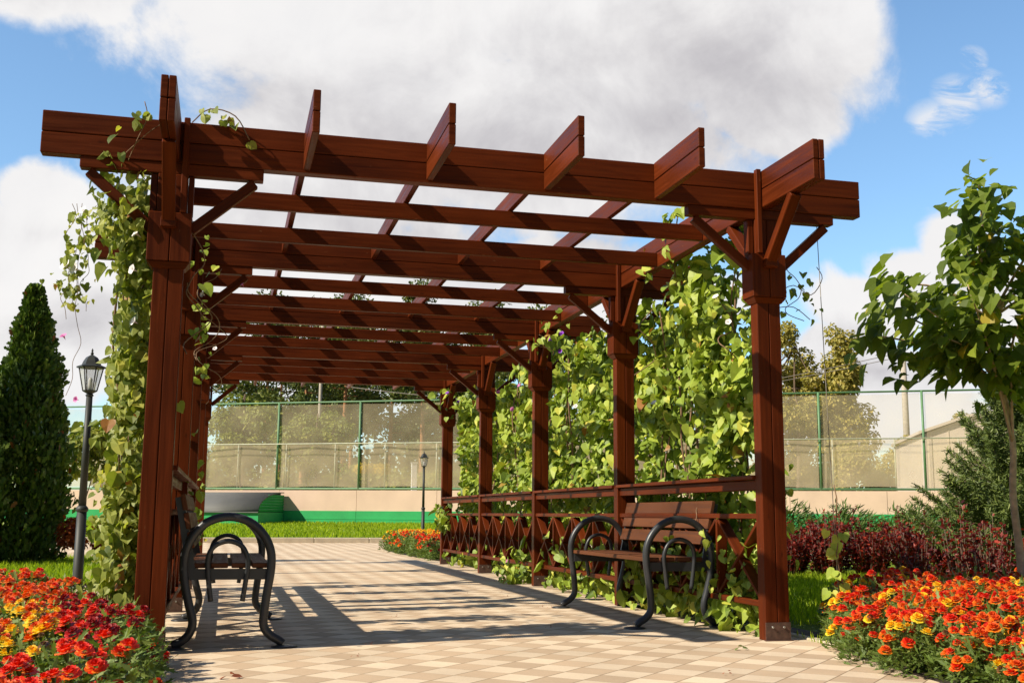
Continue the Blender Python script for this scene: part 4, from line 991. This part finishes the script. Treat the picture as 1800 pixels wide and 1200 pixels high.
# beige building at the right
def building():
    t=thing('beige_building',(24.5,30,1.2),'beige clad building end with sloping roof behind the spruce','building')
    def at(a,b): p=np.array([20.9,28.6])+np.array([.90,-.43])*a+np.array([.43,.90])*b; return float(p[0]),float(p[1])
    m=MB(); Z0=1.2; 
    pts=[(0,3.75),(1.6,4.35),(5.2,4.9),(9,4.9)]
    n=len(m.v)
    for a,z in pts: m.v.append((*at(a,0),Z0)); m.v.append((*at(a,0),z)); m.v.append((*at(a,7),Z0)); m.v.append((*at(a,7),z))
    for k in range(3):
        i=n+k*4; m._f((i,i+4,i+5,i+1)); m._f((i+2,i+3,i+7,i+6))
    m._f((n,n+1,n+3,n+2)); i=n+12; m._f((i,i+2,i+3,i+1)); m.build('wall',M['beigewall'],t)
    m=MB()
    for k in range(3):
        (a0,z0),(a1,z1)=pts[k],pts[k+1]; q=[(*at(a0-(.15 if k==0 else 0),-.15),z0+.02),(*at(a1,-.15),z1+.02),(*at(a1,7.1),z1+.02),(*at(a0-(.15 if k==0 else 0),7.1),z0+.02)]
        n=len(m.v); m.v+=q+[(p[0],p[1],p[2]+.10) for p in q]; m._f((n+3,n+2,n+1,n)); m._f((n+4,n+5,n+6,n+7))
        for s in range(4): m._f((n+s,n+(s+1)%4,n+4+(s+1)%4,n+4+s))
    m.build('roof',M['beigewall'],t)
    m=MB()
    for k in range(14):
        a=.3+k*.6; x,y=at(a,-.012); z=np.interp(a,[p[0] for p in pts],[p[1] for p in pts]); m.bar((x,y,Z0),(x,y,z-.05),.03,.02,(1,0,0))
    m.build('cladding_rib',M['beigewall'],t)
building()
# litter on the paving
def dead(x,y,s,lab,mat='deadleaf'):
    v,l,c,r=leaf_arrays([(x,y,.012),(x+.02,y+.02,.02),(x-.02,y+.01,.015)],[(0.2,-.4,1),(.5,.3,1),(-.5,0,1)],[(1,.3,.1),(-.3,1,.2),(-1,-.4,.15)],[s,s*.9,s*.8],LEAF_V,LEAF_F,np.array([.5,.5,.5]))
    tag(npmesh('fallen_leaf',v,l,c,M[mat],rnd=r),lab,'leaf','fallen leaves on the paving')
dead(-3.34,-1.02,.06,'curled reddish dead leaf at the front left of the paving'); dead(-.37,-.42,.05,'small olive dead leaf in front of the right post','stemgreen')
for i in range(14): dead(U(-3.3,-.4),U(-1.6,5),U(.012,.022),'tiny scrap of dry leaf lying on the pavers','deadleaf')

o=blades('grass',900,lambda:(.30+random.gauss(0,.02),U(-1.0,11.5)),.02,.07,lambda x,y:.0); tag(o,'thin weeds growing along the right edge of the paving','weeds')
o=blades('grass',700,lambda:(-4.05+abs(random.gauss(0,.05)),U(-.2,8)),.02,.07,lambda x,y:.0); tag(o,'thin weeds growing along the left edge of the paving','weeds')

# ------------------------------------------------------------------ sky, sun, camera
SD=Vector((1,.225,-.855)).normalized()       # direction the sunlight travels
elev=math.asin(-SD.z); az=math.atan2(-SD.x,-SD.y)   # compass angle from +Y towards +X
w=bpy.data.worlds.new('World'); S.world=w; w.use_nodes=True; nt=w.node_tree; nt.nodes.clear()
out=nt.nodes.new('ShaderNodeOutputWorld'); bg=nt.nodes.new('ShaderNodeBackground'); bg.inputs[1].default_value=.10
sky=nt.nodes.new('ShaderNodeTexSky'); sky.sky_type='NISHITA'; sky.sun_disc=False; sky.sun_elevation=elev; sky.sun_rotation=az
sky.air_density=1.0; sky.dust_density=.6; sky.ozone_density=1.6
tc=nt.nodes.new('ShaderNodeTexCoord'); D=tc.outputs['Generated']
sp=N(nt,'ShaderNodeSeparateXYZ'); nt.links.new(D,sp.inputs[0])
yy=math_(nt,'MAXIMUM',sp.outputs[1],.08)
u_=math_(nt,'DIVIDE',sp.outputs[0],yy); v_=math_(nt,'DIVIDE',sp.outputs[2],yy)
cb=N(nt,'ShaderNodeCombineXYZ'); nt.links.new(u_,cb.inputs[0]); nt.links.new(v_,cb.inputs[1])
def noise(scale,det,rough,vec,dist=0.0):
    n=N(nt,'ShaderNodeTexNoise',Scale=scale,Detail=det,Roughness=rough,Distortion=dist); nt.links.new(vec,n.inputs['Vector']); return n
wv=noise(5.0,4.0,.6,D); vm=N(nt,'ShaderNodeVectorMath'); vm.operation='MULTIPLY_ADD'; nt.links.new(wv.outputs['Color'],vm.inputs[0]); vm.inputs[1].default_value=(.09,.09,0)
off=N(nt,'ShaderNodeVectorMath'); off.operation='SUBTRACT'; nt.links.new(cb.outputs[0],off.inputs[0]); off.inputs[1].default_value=(.045,.045,0); nt.links.new(off.outputs[0],vm.inputs[2])
UVW=vm.outputs[0]
def blob(u,v,ru,rv,amp=1.0,soft=1.0,src=None):
    a=N(nt,'ShaderNodeVectorMath'); a.operation='SUBTRACT'; nt.links.new(src or UVW,a.inputs[0]); a.inputs[1].default_value=(u,v,0)
    b=N(nt,'ShaderNodeVectorMath'); b.operation='DIVIDE'; nt.links.new(a.outputs[0],b.inputs[0]); b.inputs[1].default_value=(ru,rv,1)
    c=N(nt,'ShaderNodeVectorMath'); c.operation='LENGTH'; nt.links.new(b.outputs[0],c.inputs[0])
    # 1 at centre, .5 at the rim, 0 at twice the rim
    return math_(nt,'MULTIPLY',math_(nt,'SUBTRACT',1.0,math_(nt,'MULTIPLY',c.outputs['Value'],.5),clamp=True),amp)
CL=[(.10,.50,.27,.16),(.40,.50,.27,.13),(.24,.37,.30,.10),(.60,.54,.085,.09),(.30,.66,.5,.14),(-.17,.47,.12,.055),(.52,.41,.10,.05),(.05,.30,.16,.07),
    (-.155,.255,.05,.035),(-.20,.22,.06,.04),(-.12,.17,.12,.055),(-.24,.12,.2,.05),(.08,.20,.22,.10),(.30,.22,.12,.05),(.46,.21,.05,.03),
    (.745,.275,.06,.05),(.68,.245,.06,.035),(.62,.21,.07,.035),(.585,.165,.06,.03),(.80,.22,.12,.06),(.63,.14,.12,.035),(.57,.10,.14,.03),(.72,.11,.1,.02)]
dens=None
for b in CL:
    x=blob(*b); dens=x if dens is None else math_(nt,'MAXIMUM',dens,x)
behind=noise(1.7,7.0,.6,D)
bh=math_(nt,'MULTIPLY',math_(nt,'SUBTRACT',behind.outputs[0],.30),math_(nt,'LESS_THAN',sp.outputs[1],.25))
dens=math_(nt,'MAXIMUM',dens,bh)
fine=noise(9.0,9.0,.62,D,.4); fine2=noise(30.0,6.0,.65,D)
dd=math_(nt,'ADD',dens,math_(nt,'MULTIPLY',math_(nt,'SUBTRACT',fine.outputs[0],.5),.62))
dd=math_(nt,'ADD',dd,math_(nt,'MULTIPLY',math_(nt,'SUBTRACT',fine2.outputs[0],.5),.12))
mr=N(nt,'ShaderNodeMapRange'); mr.interpolation_type='SMOOTHSTEP'; nt.links.new(dd,mr.inputs[0]); mr.inputs[1].default_value=.42; mr.inputs[2].default_value=.62
cover=mr.outputs[0]
# thin wisps at the upper right
wmap=N(nt,'ShaderNodeMapping'); wmap.inputs['Rotation'].default_value=(0,0,R(-35)); wmap.inputs['Scale'].default_value=(14,34,1); nt.links.new(cb.outputs[0],wmap.inputs[0])
wn=noise(1.0,7.0,.65,wmap.outputs[0],.6)
wb=math_(nt,'MAXIMUM',blob(.795,.463,.018,.014),math_(nt,'MAXIMUM',blob(.755,.448,.02,.016),math_(nt,'MAXIMUM',blob(.722,.425,.018,.012),blob(.775,.50,.012,.01))))
wf=math_(nt,'MULTIPLY',math_(nt,'MULTIPLY',wb,1.6,clamp=True),math_(nt,'MULTIPLY',math_(nt,'SUBTRACT',wn.outputs[0],.42),6.0,clamp=True),clamp=True)
cover=math_(nt,'MAXIMUM',cover,math_(nt,'MULTIPLY',wf,.75))
# grey undersides and relief: density compared with the density a little towards the sun
SH=[(-.16,.225,.05,.02,.5),(.62,.18,.07,.02,.6),(.76,.235,.06,.02,.5),(.12,.26,.2,.05,.62),(.28,.345,.20,.05,.85),(.46,.44,.13,.085,.85),(.40,.38,.16,.06,.85),(.12,.36,.16,.04,.5),(-.19,.455,.06,.035,.45),(.63,.145,.13,.018,.7),(-.13,.15,.12,.022,.6),(.36,.27,.14,.03,.75),(.33,.45,.10,.05,.6),(-.22,.20,.05,.03,.4)]
sh=None
for b in SH:
    x=blob(*b); sh=x if sh is None else math_(nt,'MAXIMUM',sh,x)
def shifted(d):
    n=N(nt,'ShaderNodeVectorMath'); n.operation='ADD'; nt.links.new(D,n.inputs[0]); n.inputs[1].default_value=d; return n.outputs[0]
f_sun=noise(9.0,9.0,.62,shifted((-.012,-.004,.016)),.4); g0=noise(3.6,7.0,.6,D,.3); g1=noise(3.6,7.0,.6,shifted((-.035,-.01,.045)),.3)
rel=math_(nt,'ADD',math_(nt,'MULTIPLY',math_(nt,'SUBTRACT',g1.outputs[0],g0.outputs[0]),1.5),math_(nt,'MULTIPLY',math_(nt,'SUBTRACT',f_sun.outputs[0],fine.outputs[0]),.7))
sh2=math_(nt,'ADD',sh,math_(nt,'ADD',rel,math_(nt,'MULTIPLY',math_(nt,'SUBTRACT',g0.outputs[0],.5),.75)))
mr2=N(nt,'ShaderNodeMapRange'); mr2.interpolation_type='SMOOTHSTEP'; nt.links.new(sh2,mr2.inputs[0]); mr2.inputs[1].default_value=.10; mr2.inputs[2].default_value=1.05
ccol=mixc(nt,mr2.outputs[0],(7.3,7.2,7.15),(4.2,4.05,4.25))
edge=math_(nt,'MULTIPLY',math_(nt,'SUBTRACT',fine.outputs[0],.5),.6)
ccol=mixc(nt,1.0,ccol,mixc(nt,math_(nt,'ADD',.5,edge,clamp=True),(.82,.83,.87),(1.14,1.13,1.1)),'MULTIPLY')
fr=N(nt,'ShaderNodeMapRange'); fr.interpolation_type='SMOOTHSTEP'; nt.links.new(sp.outputs[1],fr.inputs[0]); fr.inputs[1].default_value=-.1; fr.inputs[2].default_value=.5
skyc=mixc(nt,1.0,sky.outputs[0],mixc(nt,fr.outputs[0],(.42,.44,.46),(1.30,1.54,1.62)),'MULTIPLY')
fin=mixc(nt,cover,skyc,ccol)
nt.links.new(fin,bg.inputs[0]); nt.links.new(bg.outputs[0],out.inputs[0])
sl=bpy.data.lights.new('sun','SUN'); sl.energy=5.0; sl.angle=R(.5); sl.color=(1,.90,.74); so=bpy.data.objects.new('sun',sl); C.objects.link(so)
so.location=(-8,-4,10); so.rotation_euler=(-SD).to_track_quat('Z','Y').to_euler()
cam=bpy.data.cameras.new('camera'); co=bpy.data.objects.new('camera',cam); C.objects.link(co); S.camera=co
ya,pi_,ro=.2492,.1545,.0070
F=Vector((math.sin(ya)*math.cos(pi_),math.cos(ya)*math.cos(pi_),math.sin(pi_))); Rt=Vector((math.cos(ya),-math.sin(ya),0)); Up=Rt.cross(F)
R2=Rt*math.cos(ro)+Up*math.sin(ro); U2=Up*math.cos(ro)-Rt*math.sin(ro)
co.matrix_world=Matrix(((R2.x,U2.x,-F.x,-3.407),(R2.y,U2.y,-F.y,-6.717),(R2.z,U2.z,-F.z,.787),(0,0,0,1)))
cam.lens=36*1956.2/1800; cam.sensor_width=36; cam.clip_end=2000; cam.clip_start=.05
S.view_settings.view_transform='Standard'; S.view_settings.look='None'; S.view_settings.gamma=1; S.view_settings.exposure=.35
S.cycles.max_bounces=6; S.cycles.diffuse_bounces=3; S.cycles.transparent_max_bounces=12; S.cycles.use_denoising=True
